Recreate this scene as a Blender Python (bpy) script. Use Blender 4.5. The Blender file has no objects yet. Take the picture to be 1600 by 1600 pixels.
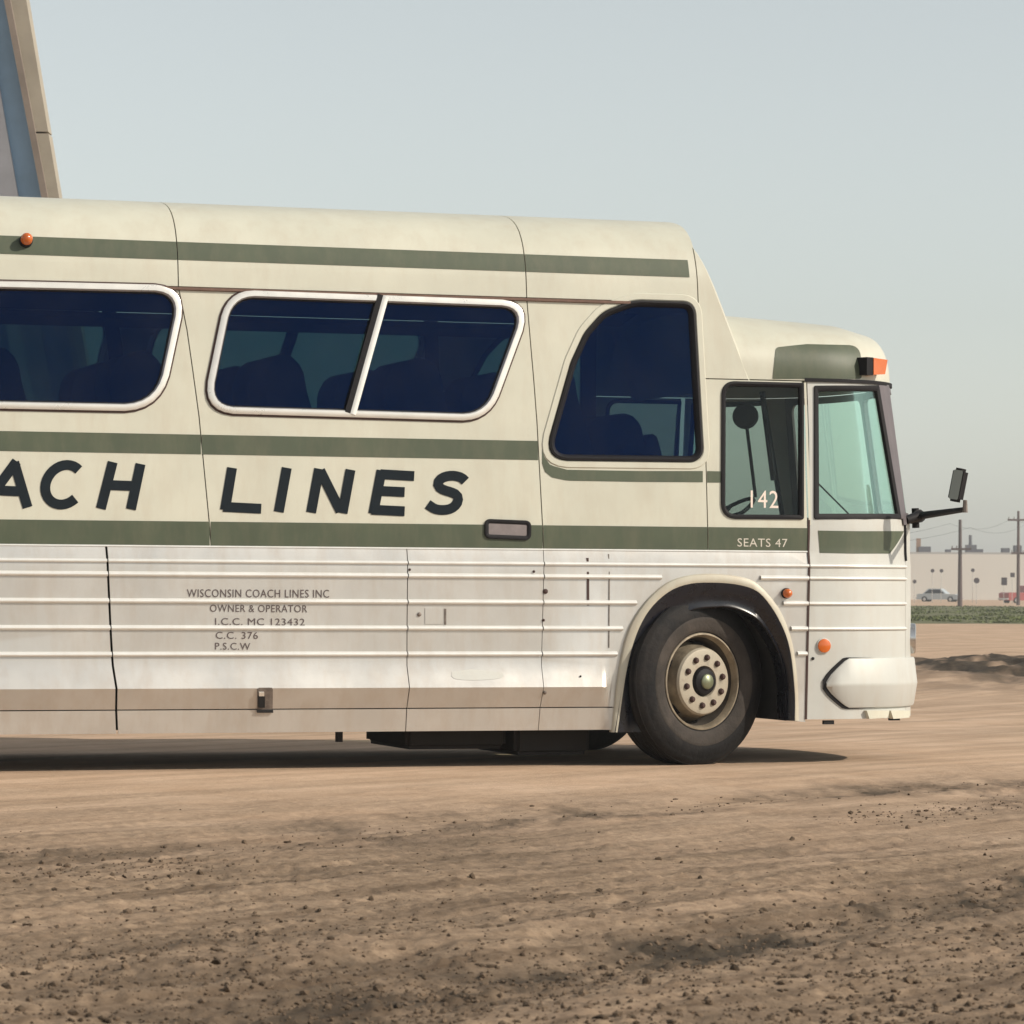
import bpy, bmesh, math, random
import numpy as np
from mathutils import Vector, Matrix, geometry
from mathutils.bvhtree import BVHTree
random.seed(7); rng = np.random.default_rng(11)
sc = bpy.context.scene
C = bpy.context.collection

# ------------------------------------------------------------------ camera
# bus axes: +X = forward, +Y = across the bus (away from the viewer), +Z = up, origin = front tyre on the ground
FPX = 5520.0                                    # focal length in photo pixels (photo is 1600 px wide)
_vx = np.array([17800. - 800, 1005. - 800, FPX]); dX = _vx / np.linalg.norm(_vx)
_dn = np.cross(np.array([700., 125., FPX]), dX); _dn /= np.linalg.norm(_dn)
if _dn[1] < 0: _dn = -_dn
dZ = -_dn; dY = np.cross(dZ, dX)
M = np.stack([dX, dY, dZ])                      # rows: world axes seen in the camera (x right, y down, z forward)
def ray(px, py): return M @ np.array([(px - 800) / FPX, (py - 800) / FPX, 1.0])
_r = ray(1083, 1196); CAM = -_r * (1.10 / -_r[2])
def proj(p):
    c = M.T @ (np.asarray(p, float) - CAM)
    return 800 + FPX * c[0] / c[2], 800 + FPX * c[1] / c[2]
def gnd(px, py, z=0.0):
    r = ray(px, py); return CAM + r * ((z - CAM[2]) / r[2])
def at_depth(px, py, d): return CAM + ray(px, py) * d
def on_ground(px, d):                           # ground point below a pixel column at a given depth
    q = CAM + ray(px, 925) * d; return np.array([q[0], q[1], 0.0])
cam = bpy.data.cameras.new('camera'); cam_o = bpy.data.objects.new('camera', cam); C.objects.link(cam_o)
_cx, _cy, _cz = M[:, 0], M[:, 1], M[:, 2]
mw = Matrix.Identity(4)
for i in range(3):
    mw[i][0] = _cx[i]; mw[i][1] = -_cy[i]; mw[i][2] = -_cz[i]; mw[i][3] = CAM[i]
cam_o.matrix_world = mw
cam.sensor_width = 36; cam.lens = FPX / 1600 * 36; cam.clip_start = 0.5; cam.clip_end = 9000
cam.dof.use_dof = True; cam.dof.focus_distance = 22.3; cam.dof.aperture_fstop = 14.0
sc.camera = cam_o

# ------------------------------------------------------------------ world, sun, exposure
SUN_EL, SUN_OFF = math.radians(34), math.radians(36)     # elevation; angle off the bus axis towards the viewer
to_sun = Vector((math.cos(SUN_OFF) * math.cos(SUN_EL), -math.sin(SUN_OFF) * math.cos(SUN_EL), math.sin(SUN_EL)))
w = bpy.data.worlds.new('World'); sc.world = w; w.use_nodes = True
nt = w.node_tree; nt.nodes.clear()
sky = nt.nodes.new('ShaderNodeTexSky'); sky.sky_type = 'NISHITA'; sky.sun_disc = False
sky.sun_elevation = SUN_EL; sky.sun_rotation = math.atan2(to_sun.x, to_sun.y)
sky.altitude = 200; sky.air_density = 1.0; sky.dust_density = 1.0; sky.ozone_density = 1.0
hsv = nt.nodes.new('ShaderNodeHueSaturation'); hsv.inputs['Saturation'].default_value = 0.33
bg = nt.nodes.new('ShaderNodeBackground'); bg.inputs['Strength'].default_value = 0.115
wo = nt.nodes.new('ShaderNodeOutputWorld')
nt.links.new(sky.outputs[0], hsv.inputs['Color']); tint = nt.nodes.new('ShaderNodeMix'); tint.data_type = 'RGBA'; tint.blend_type = 'MULTIPLY'; tint.inputs['Factor'].default_value = 1.0; tint.inputs['B'].default_value = (0.985, 1.0, 0.95, 1); nt.links.new(hsv.outputs[0], tint.inputs['A']); nt.links.new(tint.outputs['Result'], bg.inputs['Color']); nt.links.new(bg.outputs[0], wo.inputs['Surface'])
sun = bpy.data.lights.new('sun', 'SUN'); sun.energy = 3.1; sun.angle = math.radians(0.6); sun.color = (1.0, 0.90, 0.76)
sun_o = bpy.data.objects.new('sun', sun); C.objects.link(sun_o); sun_o.rotation_euler = to_sun.to_track_quat('Z', 'Y').to_euler()
sc.view_settings.view_transform = 'Standard'; sc.view_settings.look = 'None'; sc.view_settings.exposure = 0.3; sc.view_settings.gamma = 1.0
sc.render.engine = 'CYCLES'; sc.render.resolution_x = 1024; sc.render.resolution_y = 1024

# ------------------------------------------------------------------ materials
def mat(name, col, rough=0.5, metal=0.0, var=0.0, scale=4.0, bump=0.0, bscale=60.0, spec=0.5, dust=None, coat=0.0, dsc=(9, 9, 2.2)):
    m = bpy.data.materials.new(name); m.use_nodes = True; n = m.node_tree.nodes; l = m.node_tree.links
    b = n['Principled BSDF']; b.inputs['Base Color'].default_value = (*col, 1); b.inputs['Roughness'].default_value = rough
    b.inputs['Metallic'].default_value = metal; b.inputs['Specular IOR Level'].default_value = spec
    b.inputs['Coat Weight'].default_value = coat
    tc = n.new('ShaderNodeTexCoord')
    if var or dust:
        nz = n.new('ShaderNodeTexNoise'); nz.inputs['Scale'].default_value = scale; nz.inputs['Detail'].default_value = 7; nz.inputs['Roughness'].default_value = 0.62
        l.new(tc.outputs['Object'], nz.inputs['Vector'])
        rp = n.new('ShaderNodeValToRGB'); rp.color_ramp.elements[0].position = 0.30; rp.color_ramp.elements[1].position = 0.72
        lo = [c * (1 - var) for c in col]; hi = [min(1, c * (1 + var * 0.6)) for c in col]
        rp.color_ramp.elements[0].color = (*lo, 1); rp.color_ramp.elements[1].color = (*hi, 1)
        l.new(nz.outputs['Fac'], rp.inputs['Fac']); out = rp.outputs['Color']
        if dust:                                         # streaky road dust, a wear pattern of its own
            mp = n.new('ShaderNodeMapping'); mp.inputs['Scale'].default_value = dsc; l.new(tc.outputs['Object'], mp.inputs['Vector'])
            n2 = n.new('ShaderNodeTexNoise'); n2.inputs['Scale'].default_value = 1.0; n2.inputs['Detail'].default_value = 9; n2.inputs['Roughness'].default_value = 0.7
            l.new(mp.outputs[0], n2.inputs['Vector'])
            r2 = n.new('ShaderNodeValToRGB'); r2.color_ramp.elements[0].position = 0.45; r2.color_ramp.elements[1].position = 0.8
            l.new(n2.outputs['Fac'], r2.inputs['Fac'])
            mx = n.new('ShaderNodeMix'); mx.data_type = 'RGBA'; mx.inputs['B'].default_value = (*dust[0], 1)
            sm = n.new('ShaderNodeMath'); sm.operation = 'MULTIPLY'; sm.inputs[1].default_value = dust[1]
            l.new(r2.outputs['Color'], sm.inputs[0]); l.new(sm.outputs[0], mx.inputs['Factor']); l.new(out, mx.inputs['A']); out = mx.outputs['Result']
        l.new(out, b.inputs['Base Color'])
        rr = n.new('ShaderNodeMapRange'); rr.inputs['To Min'].default_value = max(0.05, rough - 0.08); rr.inputs['To Max'].default_value = min(1, rough + 0.12)
        l.new(nz.outputs['Fac'], rr.inputs['Value']); l.new(rr.outputs[0], b.inputs['Roughness'])
    if bump:
        nb = n.new('ShaderNodeTexNoise'); nb.inputs['Scale'].default_value = bscale; nb.inputs['Detail'].default_value = 5
        l.new(tc.outputs['Object'], nb.inputs['Vector'])
        bp = n.new('ShaderNodeBump'); bp.inputs['Strength'].default_value = bump; bp.inputs['Distance'].default_value = 0.02
        l.new(nb.outputs['Fac'], bp.inputs['Height']); l.new(bp.outputs[0], b.inputs['Normal'])
    return m
def glass(name, tint, refl=(1, 1, 1), k=1.0, rough=0.02):
    m = bpy.data.materials.new(name); m.use_nodes = True; n = m.node_tree.nodes; l = m.node_tree.links; n.clear()
    t = n.new('ShaderNodeBsdfTransparent'); t.inputs['Color'].default_value = (*tint, 1)
    g = n.new('ShaderNodeBsdfGlossy'); g.inputs['Roughness'].default_value = rough; g.inputs['Color'].default_value = (*refl, 1)
    fr = n.new('ShaderNodeFresnel'); fr.inputs['IOR'].default_value = 1.5
    mx = n.new('ShaderNodeMixShader'); o = n.new('ShaderNodeOutputMaterial')
    fk = n.new('ShaderNodeMath'); fk.operation = 'MULTIPLY'; fk.inputs[1].default_value = k; l.new(fr.outputs[0], fk.inputs[0]); l.new(fk.outputs[0], mx.inputs[0]); l.new(t.outputs[0], mx.inputs[1]); l.new(g.outputs[0], mx.inputs[2]); df = n.new('ShaderNodeBsdfDiffuse'); df.inputs['Color'].default_value = (0.5, 0.46, 0.4, 1); tc = n.new('ShaderNodeTexCoord'); nz = n.new('ShaderNodeTexNoise'); nz.inputs['Scale'].default_value = 3.0; nz.inputs['Detail'].default_value = 9; nz.inputs['Roughness'].default_value = 0.7; l.new(tc.outputs['Object'], nz.inputs['Vector'])
    mr = n.new('ShaderNodeMapRange'); mr.inputs['From Min'].default_value = 0.4; mr.inputs['From Max'].default_value = 0.8; mr.inputs['To Max'].default_value = 0.014; l.new(nz.outputs['Fac'], mr.inputs['Value'])
    m2 = n.new('ShaderNodeMixShader'); l.new(mr.outputs[0], m2.inputs[0]); l.new(mx.outputs[0], m2.inputs[1]); l.new(df.outputs[0], m2.inputs[2]); l.new(m2.outputs[0], o.inputs['Surface'])
    return m
DUST = (0.42, 0.31, 0.21)
MT = {
 'cream': mat('cream_paint', (0.60, 0.592, 0.495), 0.40, 0, 0.09, 1.6, 0.10, 3.5, dust=(DUST, 0.26)),
 'alum': mat('silver_white_panel', (0.60, 0.585, 0.555), 0.33, 0.5, 0.09, 2.2, 0.06, 7, dust=(DUST, 0.36)),
 'lip': mat('arch_lip_paint', (0.52, 0.49, 0.40), 0.45, 0.05, 0.10, 3.0, dust=(DUST, 0.45)),
 'white': mat('white_paint', (0.53, 0.535, 0.505), 0.5, 0.1, 0.06, 3.0, dust=(DUST, 0.25)),
 'rib': mat('bright_moulding', (0.82, 0.82, 0.79), 0.30, 0.3, 0.05, 6.0, dust=(DUST, 0.2)),
 'green': mat('sage_green_paint', (0.068, 0.086, 0.050), 0.5, 0, 0.12, 5.0, dust=(DUST, 0.12)),
 'ink': mat('dark_lettering_paint', (0.009, 0.015, 0.021), 0.8, 0, 0.25, 14, spec=0.2),
 'smallink': mat('faded_lettering_paint', (0.10, 0.075, 0.075), 0.6, 0, 0.35, 40),
 'palepaint': mat('pale_lettering_paint', (0.62, 0.58, 0.50), 0.6, 0, 0.2, 40),
 'frame': mat('window_aluminium', (0.80, 0.78, 0.73), 0.28, 0.45, 0.07, 7),
 'gasket': mat('brown_gasket', (0.05, 0.022, 0.018), 0.7),
 'rubber': mat('black_rubber', (0.009, 0.008, 0.010), 0.6, 0, 0.2, 12, spec=0.25),
 'fender': mat('black_fender_rubber', (0.006, 0.007, 0.013), 0.26, 0, 0.3, 9, dust=((0.08, 0.07, 0.06), 0.08)),
 'tyre': mat('tyre_rubber', (0.007, 0.007, 0.008), 0.7, 0, 0.4, 5, 0.2, 40, dust=((0.13, 0.10, 0.08), 0.2), dsc=(4, 4, 4), spec=0.25),
 'rim': mat('wheel_steel', (0.30, 0.25, 0.18), 0.55, 0.25, 0.45, 9, dust=((0.05, 0.035, 0.03), 0.9)),
 'barrel': mat('wheel_barrel', (0.055, 0.045, 0.035), 0.8, 0, 0.5, 9),
 'disc': mat('wheel_disc_paint', (0.47, 0.42, 0.33), 0.5, 0.1, 0.4, 14, dust=((0.10, 0.07, 0.05), 0.75), dsc=(14, 14, 14)),
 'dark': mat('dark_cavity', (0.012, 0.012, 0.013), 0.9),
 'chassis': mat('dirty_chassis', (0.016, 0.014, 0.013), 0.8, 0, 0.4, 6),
 'amber': mat('amber_lens', (0.62, 0.13, 0.012), 0.22, 0, 0.1, 20, coat=0.5),
 'redamber': mat('red_amber_lens', (0.58, 0.13, 0.018), 0.22, 0, 0.1, 20, coat=0.5),
 'vent': mat('grey_vent', (0.22, 0.19, 0.19), 0.6, 0.1, 0.15, 20),
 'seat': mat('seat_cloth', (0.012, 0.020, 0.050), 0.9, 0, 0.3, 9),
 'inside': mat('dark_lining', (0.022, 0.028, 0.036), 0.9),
 'cabin': mat('cab_lining', (0.05, 0.055, 0.055), 0.8),
 'chrome': mat('dull_chrome', (0.62, 0.61, 0.60), 0.22, 0.9, 0.1, 8),
 'post': mat('grey_post', (0.15, 0.13, 0.14), 0.45, 0.2, 0.15, 9),
 'lens': mat('lamp_lens', (0.75, 0.74, 0.70), 0.12, 0.3),
 'latch': mat('worn_latch', (0.20, 0.17, 0.15), 0.55, 0.4, 0.4, 30),
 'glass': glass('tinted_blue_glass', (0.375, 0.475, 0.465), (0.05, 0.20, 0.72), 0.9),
 'cabglass': glass('pale_green_glass', (0.90, 0.98, 0.95), (0.8, 1, 0.95), 0.25),
 'greyglass': glass('grey_glass', (0.62, 0.645, 0.625), (0.7, 0.8, 0.85), 0.35),
}

# ------------------------------------------------------------------ mesh helpers
def link(name, me, m=None, parent=None):
    o = bpy.data.objects.new(name, me); C.objects.link(o)
    if m is not None and me is not None: me.materials.append(m)
    if parent is not None: o.parent = parent
    return o
def empty(name, loc=(0, 0, 0), parent=None):
    o = bpy.data.objects.new(name, None); C.objects.link(o); o.location = loc; o.empty_display_size = 0.2
    if parent is not None: o.parent = parent
    return o
def tag(o, label, cat, group=None):
    o['label'] = label; o['category'] = cat
    if group: o['group'] = group
    return o
def build(name, V, F, m, parent=None, smooth=None, fix=True):
    me = bpy.data.meshes.new(name); me.from_pydata([tuple(v) for v in V], [], F); me.validate()
    if fix:
        bm = bmesh.new(); bm.from_mesh(me); bmesh.ops.recalc_face_normals(bm, faces=bm.faces); bm.to_mesh(me); bm.free()
    if smooth is not None:
        me.polygons.foreach_set('use_smooth', [True] * len(me.polygons)); me.set_sharp_from_angle(angle=math.radians(smooth))
    return link(name, me, m, parent)
class MB:
    def __init__(s): s.V = []; s.F = []
    def add(s, V, F):
        b = len(s.V); s.V += [Vector(v) for v in V]; s.F += [tuple(i + b for i in f) for f in F]; return s
    def box(s, c, d, R=None):
        R = R or Matrix.Identity(3); c = Vector(c)
        P = [c + R @ Vector((x * d[0] / 2, y * d[1] / 2, z * d[2] / 2)) for x in (-1, 1) for y in (-1, 1) for z in (-1, 1)]
        return s.add(P, [(0, 1, 3, 2), (4, 6, 7, 5), (0, 4, 5, 1), (2, 3, 7, 6), (0, 2, 6, 4), (1, 5, 7, 3)])
    def bar(s, a, b, r0, r1=None, n=8):
        a = Vector(a); b = Vector(b); r1 = r0 if r1 is None else r1; q = (b - a).to_track_quat('Z', 'Y')
        P = [a + q @ Vector((math.cos(2 * math.pi * k / n) * r0, math.sin(2 * math.pi * k / n) * r0, 0)) for k in range(n)]
        P += [b + q @ Vector((math.cos(2 * math.pi * k / n) * r1, math.sin(2 * math.pi * k / n) * r1, 0)) for k in range(n)]
        F = [(k, (k + 1) % n, n + (k + 1) % n, n + k) for k in range(n)] + [tuple(range(n))[::-1], tuple(range(n, 2 * n))]
        return s.add(P, F)
    def lathe(s, prof, o, axis, n=32, up=(0, 0, 1)):        # prof: (radius, along axis)
        o = Vector(o); q = Vector(axis).normalized().to_track_quat('Z', 'Y'); k = len(prof); P = []; F = []
        for j in range(n):
            a = 2 * math.pi * j / n
            for r, t in prof: P.append(o + q @ Vector((r * math.cos(a), r * math.sin(a), t)))
        for j in range(n):
            j2 = (j + 1) % n
            for i in range(k - 1): F.append((j * k + i, j2 * k + i, j2 * k + i + 1, j * k + i + 1))
        return s.add(P, F)
    def build(s, name, m, parent=None, smooth=None): return build(name, s.V, s.F, m, parent, smooth)
def loft(name, loops, m, parent=None, closed=False, smooth=None, cap=False):
    V = []; F = []; n = len(loops[0])
    for L in loops: V += list(L)
    for a in range(len(loops) - 1):
        for i in range(n if closed else n - 1):
            j = (i + 1) % n; F.append((a * n + i, a * n + j, (a + 1) * n + j, (a + 1) * n + i))
    if cap: F += [tuple(range(n)), tuple(range((len(loops) - 1) * n, len(loops) * n))]
    return build(name, V, F, m, parent, smooth)
def resample(P, n):
    P = np.asarray(P, float); d = np.r_[0, np.cumsum(np.linalg.norm(np.diff(P, axis=0), axis=1))]; t = np.linspace(0, d[-1], n)
    return [tuple(np.interp(t, d, P[:, k]) for k in range(P.shape[1]))] if False else list(zip(*[np.interp(t, d, P[:, k]) for k in range(P.shape[1])]))
def smoothline(P, n):                                # Catmull-Rom through P, resampled
    P = [np.asarray(p, float) for p in P]; Q = [2 * P[0] - P[1]] + P + [2 * P[-1] - P[-2]]; out = []
    for i in range(1, len(Q) - 2):
        for t in np.linspace(0, 1, 9)[:-1]:
            a, b, c, d = Q[i - 1], Q[i], Q[i + 1], Q[i + 2]
            out.append(0.5 * (2 * b + (c - a) * t + (2 * a - 5 * b + 4 * c - d) * t * t + (3 * b - a - 3 * c + d) * t ** 3))
    out.append(P[-1]); return resample(out, n)

# ------------------------------------------------------------------ the bus surface  S(u, w)
# u runs forward along the side and then round the nose, w is the height (up to the drip rail) and then runs over the roof
WID = 2.44; HALF = 1.22; WD = 2.93
PROF = [(-0.2, 0.03), (0.228, 0.03), (0.369, 0.006), (0.498, -0.056), (0.632, 0.0), (1.262, 0.0), (1.352, 0.022), (1.49, 0.026), (2.93, 0.165)]
def s_prof(w, u):
    ws = [p[0] for p in PROF]; ys = [p[1] for p in PROF]; y = float(np.interp(w, ws, ys))
    if w < 0.632:
        k = min(1, max(0, (-0.545 - u) / 0.07)); k = k * k * (3 - 2 * k); y *= k
    return y
_roof = smoothline([(0.165, 2.93), (0.180, 3.06), (0.208, 3.17), (0.268, 3.295), (0.37, 3.395), (0.53, 3.465), (0.80, 3.51), (1.22, 3.53)], 80)
_rd = np.r_[0, np.cumsum(np.linalg.norm(np.diff(np.array(_roof), axis=0), axis=1))]
WTOP = WD + _rd[-1]
def prof(w, u):
    if w <= WD: return s_prof(w, u), w
    t = min(w - WD, _rd[-1])
    return float(np.interp(t, _rd, [p[0] for p in _roof])), float(np.interp(t, _rd, [p[1] for p in _roof]))
XS = 0.86; NEXP = 2.5; NOSE = [0.72]; WB = 1.555; WH = 2.452; RAKE = [0.80]
def plan_table(a):
    th = np.linspace(0, math.pi / 2, 400); X = a * np.sin(th) ** (2 / NEXP); Y = HALF - HALF * np.cos(th) ** (2 / NEXP)
    d = np.r_[0, np.cumsum(np.hypot(np.diff(X), np.diff(Y)))]; return d, X, Y
PT = [plan_table(NOSE[0])]
def S0(u, w):
    y, z = prof(w, u)
    if u <= XS: return np.array([u, y, z])
    d, X, Y = PT[0]; t = min(u - XS, d[-1]); x = float(np.interp(t, d, X)); ins = float(np.interp(t, d, Y))
    k = 1.0 if w <= WB else 1 - (1 - RAKE[0]) * (w - WB) / (WH - WB)
    return np.array([XS + x * k, y + ins * (HALF - y) / HALF, z])
def S(u, w, off=0.0, mir=False):
    p = S0(u, w)
    if off:
        e = 1e-3; a = S0(u + e, w) - S0(u - e, w); b = S0(u, w + e) - S0(u, w - e)
        n = np.cross(a, b); L = np.linalg.norm(n); n = n / L if L > 1e-9 else np.array([0, -1, 0.])
        p = p + n * off
    if mir: p = np.array([p[0], WID - p[1], p[2]])
    return Vector(p)
# nose length: its silhouette must reach pixel column 1423
lo, hi = 0.3, 1.4
for _ in range(30):
    a = (lo + hi) / 2; PT[0] = plan_table(a); mxp = max(proj(S0(XS + t, 1.0))[0] for t in np.linspace(0, PT[0][0][-1] * 0.8, 60))
    if mxp < 1423: lo = a
    else: hi = a
NOSE[0] = a; UEND = XS + PT[0][0][-1]
_sil = [(proj(S0(XS + t, 1.0))[0], XS + t) for t in np.linspace(0, PT[0][0][-1] * 0.9, 200)]; USIL = max(_sil)[1]
lo, hi = 0.4, 1.0
for _ in range(25):
    RAKE[0] = (lo + hi) / 2; mxp = max(proj(S0(XS + t, WH))[0] for t in np.linspace(0, PT[0][0][-1] * 0.8, 60))
    if mxp < 1391: lo = RAKE[0]
    else: hi = RAKE[0]
def uw(px, py):
    r = ray(px, py); t = (0.06 - CAM[1]) / r[1]; q = CAM + r * t; u, w = q[0], q[2]
    if u > XS - 0.05:
        best = None
        for uu in np.linspace(XS - 0.1, USIL, 70):
            P = proj(S0(uu, w)); e = abs(P[0] - px)
            if best is None or e < best[0]: best = (e, uu)
        u = best[1]
    for _ in range(12):
        e = 1e-3; p0 = np.array(proj(S0(u, w))); d = np.array([px, py]) - p0
        J = np.stack([(np.array(proj(S0(u + e, w))) - p0) / e, (np.array(proj(S0(u, w + e))) - p0) / e], 1)
        try: st = np.linalg.solve(J, d)
        except Exception: break
        st = np.clip(st, -0.15, 0.15); u += st[0]; w += st[1]
        if u > USIL: u = USIL
    return float(u), float(w)
def UW(P): return [uw(*p) for p in P]
def inside(p, poly):
    x, y = p; c = False; n = len(poly); j = n - 1
    for i in range(n):
        xi, yi = poly[i]; xj, yj = poly[j]
        if (yi > y) != (yj > y) and x < (xj - xi) * (y - yi) / (yj - yi) + xi: c = not c
        j = i
    return c
def dens(poly, step, closed=True):
    out = []; n = len(poly)
    for i in range(n if closed else n - 1):
        a = np.array(poly[i]); b = np.array(poly[(i + 1) % n]); k = max(1, int(np.linalg.norm(b - a) / step))
        for t in range(k): out.append(tuple(a + (b - a) * t / k))
    if not closed: out.append(tuple(poly[-1]))
    return out
def cdt(outer, holes=(), us=(), ws=()):
    V = []; E = []
    for L in [outer] + list(holes):
        b = len(V); V += [Vector(p) for p in L]; E += [(b + i, b + (i + 1) % len(L)) for i in range(len(L))]
    u0, u1 = min(p[0] for p in outer), max(p[0] for p in outer); w0, w1 = min(p[1] for p in outer), max(p[1] for p in outer)
    for x in us:
        if u0 + 0.01 < x < u1 - 0.01: b = len(V); V += [Vector((x, w0 - 0.01)), Vector((x, w1 + 0.01))]; E.append((b, b + 1))
    for y in ws:
        if w0 + 0.004 < y < w1 - 0.004: b = len(V); V += [Vector((u0 - 0.01, y)), Vector((u1 + 0.01, y))]; E.append((b, b + 1))
    r = geometry.delaunay_2d_cdt(V, E, [], 0, 1e-5); P = [tuple(v) for v in r[0]]; F = []
    for f in r[2]:
        c = (sum(P[i][0] for i in f) / len(f), sum(P[i][1] for i in f) / len(f))
        if inside(c, outer) and not any(inside(c, h) for h in holes): F.append(tuple(f))
    used = sorted({i for f in F for i in f}); mp = {i: k for k, i in enumerate(used)}
    return [P[i] for i in used], [tuple(mp[i] for i in f) for f in F]
WS = [p[1 - 1] for p in PROF[1:-1]]
ROOFW = list(np.linspace(WD, WTOP, 22)[:-1])
def panel(name, outer, m, parent, holes=(), t=0.012, off=0.0, mir=False, step=0.12, grid=None, smooth=25, fn=None):
    f = fn or (lambda p, o: S(p[0], p[1], o, mir))
    u1 = max(p[0] for p in outer); w1 = max(p[1] for p in outer)
    us = list(np.arange(XS, u1, 0.05)) if u1 > XS else []; us += [-0.63, -0.615, -0.60, -0.59, -0.58, -0.57, -0.56, -0.545]
    ws = list(WS) + (ROOFW if w1 > WD + 0.01 else []) + ([1.7, 1.9, 2.1] if u1 > XS + 0.1 else [])
    if grid: us, ws = grid
    P, F = cdt(dens(outer, step), [dens(h, step) for h in holes], us, ws)
    n = len(P); V = [f(p, off) for p in P]
    if t:
        V += [f(p, off - t) for p in P]; cnt = {}
        for a in F:
            for i in range(len(a)): e = (a[i], a[(i + 1) % len(a)]); cnt[tuple(sorted(e))] = cnt.get(tuple(sorted(e)), 0) + 1
        G = list(F) + [tuple(i + n for i in a[::-1]) for a in F]
        for a in F:
            for i in range(len(a)):
                e = (a[i], a[(i + 1) % len(a)])
                if cnt[tuple(sorted(e))] == 1: G.append((e[1], e[0], e[0] + n, e[1] + n))
        F = G
    return build(name, V, F, m, parent, smooth)
def inset(poly, d):                                  # polygon (list of corners) moved inwards by d
    P = [np.array(p) for p in poly]; n = len(P)
    A = sum(P[i][0] * P[(i + 1) % n][1] - P[(i + 1) % n][0] * P[i][1] for i in range(n)); sg = 1 if A > 0 else -1; L = []
    for i in range(n):
        e = P[(i + 1) % n] - P[i]; e = e / np.linalg.norm(e); nn = np.array([-e[1], e[0]]) * sg; L.append((P[i] + nn * d, e))
    out = []
    for i in range(n):
        a, e = L[i - 1]; b, g = L[i]; J = np.array([e, -g]).T
        t = np.linalg.solve(J, b - a); out.append(tuple(a + e * t[0]))
    return out
def rounded(poly, rad, n=7):
    P = [np.array(p, float) for p in poly]; N = len(P); out = []
    for i in range(N):
        p = P[i]; a = P[i - 1] - p; b = P[(i + 1) % N] - p; la, lb = np.linalg.norm(a), np.linalg.norm(b); a /= la; b /= lb
        r = max(rad[i], 0.003); ang = math.acos(np.clip(a @ b, -1, 1)); d = min(r / math.tan(ang / 2), la * 0.49, lb * 0.49)
        p0, p1 = p + a * d, p + b * d
        for t in np.linspace(0, 1, n): out.append(tuple((1 - t) ** 2 * p0 + 2 * t * (1 - t) * (p + (p0 + p1 - 2 * p) * 0.06) + t * t * p1))
    return out
def ring(name, corners, rad, secs, m, parent, mir=False, smooth=40, fn=None):   # secs: (inset, off)
    f = fn or (lambda p, o: S(p[0], p[1], o, mir)); loops = []
    for d, o in secs:
        L = dens_fixed(rounded(inset(corners, d), [max(0.004, r - d) for r in rad])); loops.append([f(p, o) for p in L])
    return loft(name, loops, m, parent, closed=True, smooth=smooth)
def dens_fixed(L, k=4):
    out = []
    for i in range(len(L)):
        a = np.array(L[i]); b = np.array(L[(i + 1) % len(L)])
        for t in range(k): out.append(tuple(a + (b - a) * t / k))
    return out

# ------------------------------------------------------------------ ground
def vnoise(x, y, seed):                              # smooth value noise on arrays
    r = np.random.default_rng(seed).random((256, 256)); xi = np.floor(x).astype(int); yi = np.floor(y).astype(int); fx = x - xi; fy = y - yi
    fx = fx * fx * (3 - 2 * fx); fy = fy * fy * (3 - 2 * fy); g = lambda a, b: r[a & 255, b & 255]
    return (g(xi, yi) * (1 - fx) + g(xi + 1, yi) * fx) * (1 - fy) + (g(xi, yi + 1) * (1 - fx) + g(xi + 1, yi + 1) * fx) * fy
def fbm(x, y, seed, oct=4, gain=0.5):
    s = 0; a = 1; t = 0
    for k in range(oct): s = s + a * vnoise(x * 2 ** k + 17.3 * k, y * 2 ** k + 5.1 * k, seed + k); t += a; a *= gain
    return s / t
VD = np.array([M[0, 2], M[1, 2]]); VD /= np.linalg.norm(VD); VR = np.array([VD[1], -VD[0]])   # camera direction and its right, on the ground
def ad(p): q = np.asarray(p)[:2] - CAM[:2]; return float(q @ VR), float(q @ VD)
TR_PX = [([(420, 1590), (600, 1562), (690, 1541), (850, 1515), (1000, 1490), (1330, 1440), (1480, 1408), (1640, 1375)], 0.46, 1.0),
         ([(1180, 1600), (1400, 1520), (1600, 1460)], 0.30, 0.5),
         ([(-60, 1338), (200, 1330), (450, 1318), (560, 1302), (700, 1284), (1000, 1265), (1200, 1245), (1640, 1222)], 0.75, 0.7),
         ([(-60, 1372), (200, 1366), (330, 1362)], 0.55, 0.5),
         ([(1330, 1285), (1480, 1268), (1640, 1246)], 0.6, 0.55),
         ([(-40, 1500), (180, 1488), (420, 1465), (640, 1440)], 0.34, 0.5),
         ([(60, 1560), (300, 1530), (560, 1505)], 0.30, 0.45),
         ([(820, 1345), (1100, 1335), (1640, 1310)], 0.7, 0.35)]
def dist_to_line(A, D, P):
    best = np.full(A.shape, 1e9)
    for i in range(len(P) - 1):
        ax, ay = P[i]; bx, by = P[i + 1]; L = (bx - ax) ** 2 + (by - ay) ** 2
        t = np.clip(((A - ax) * (bx - ax) + (D - ay) * (by - ay)) / L, 0, 1); best = np.minimum(best, np.hypot(A - ax - t * (bx - ax), D - ay - t * (by - ay)))
    return best
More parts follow.
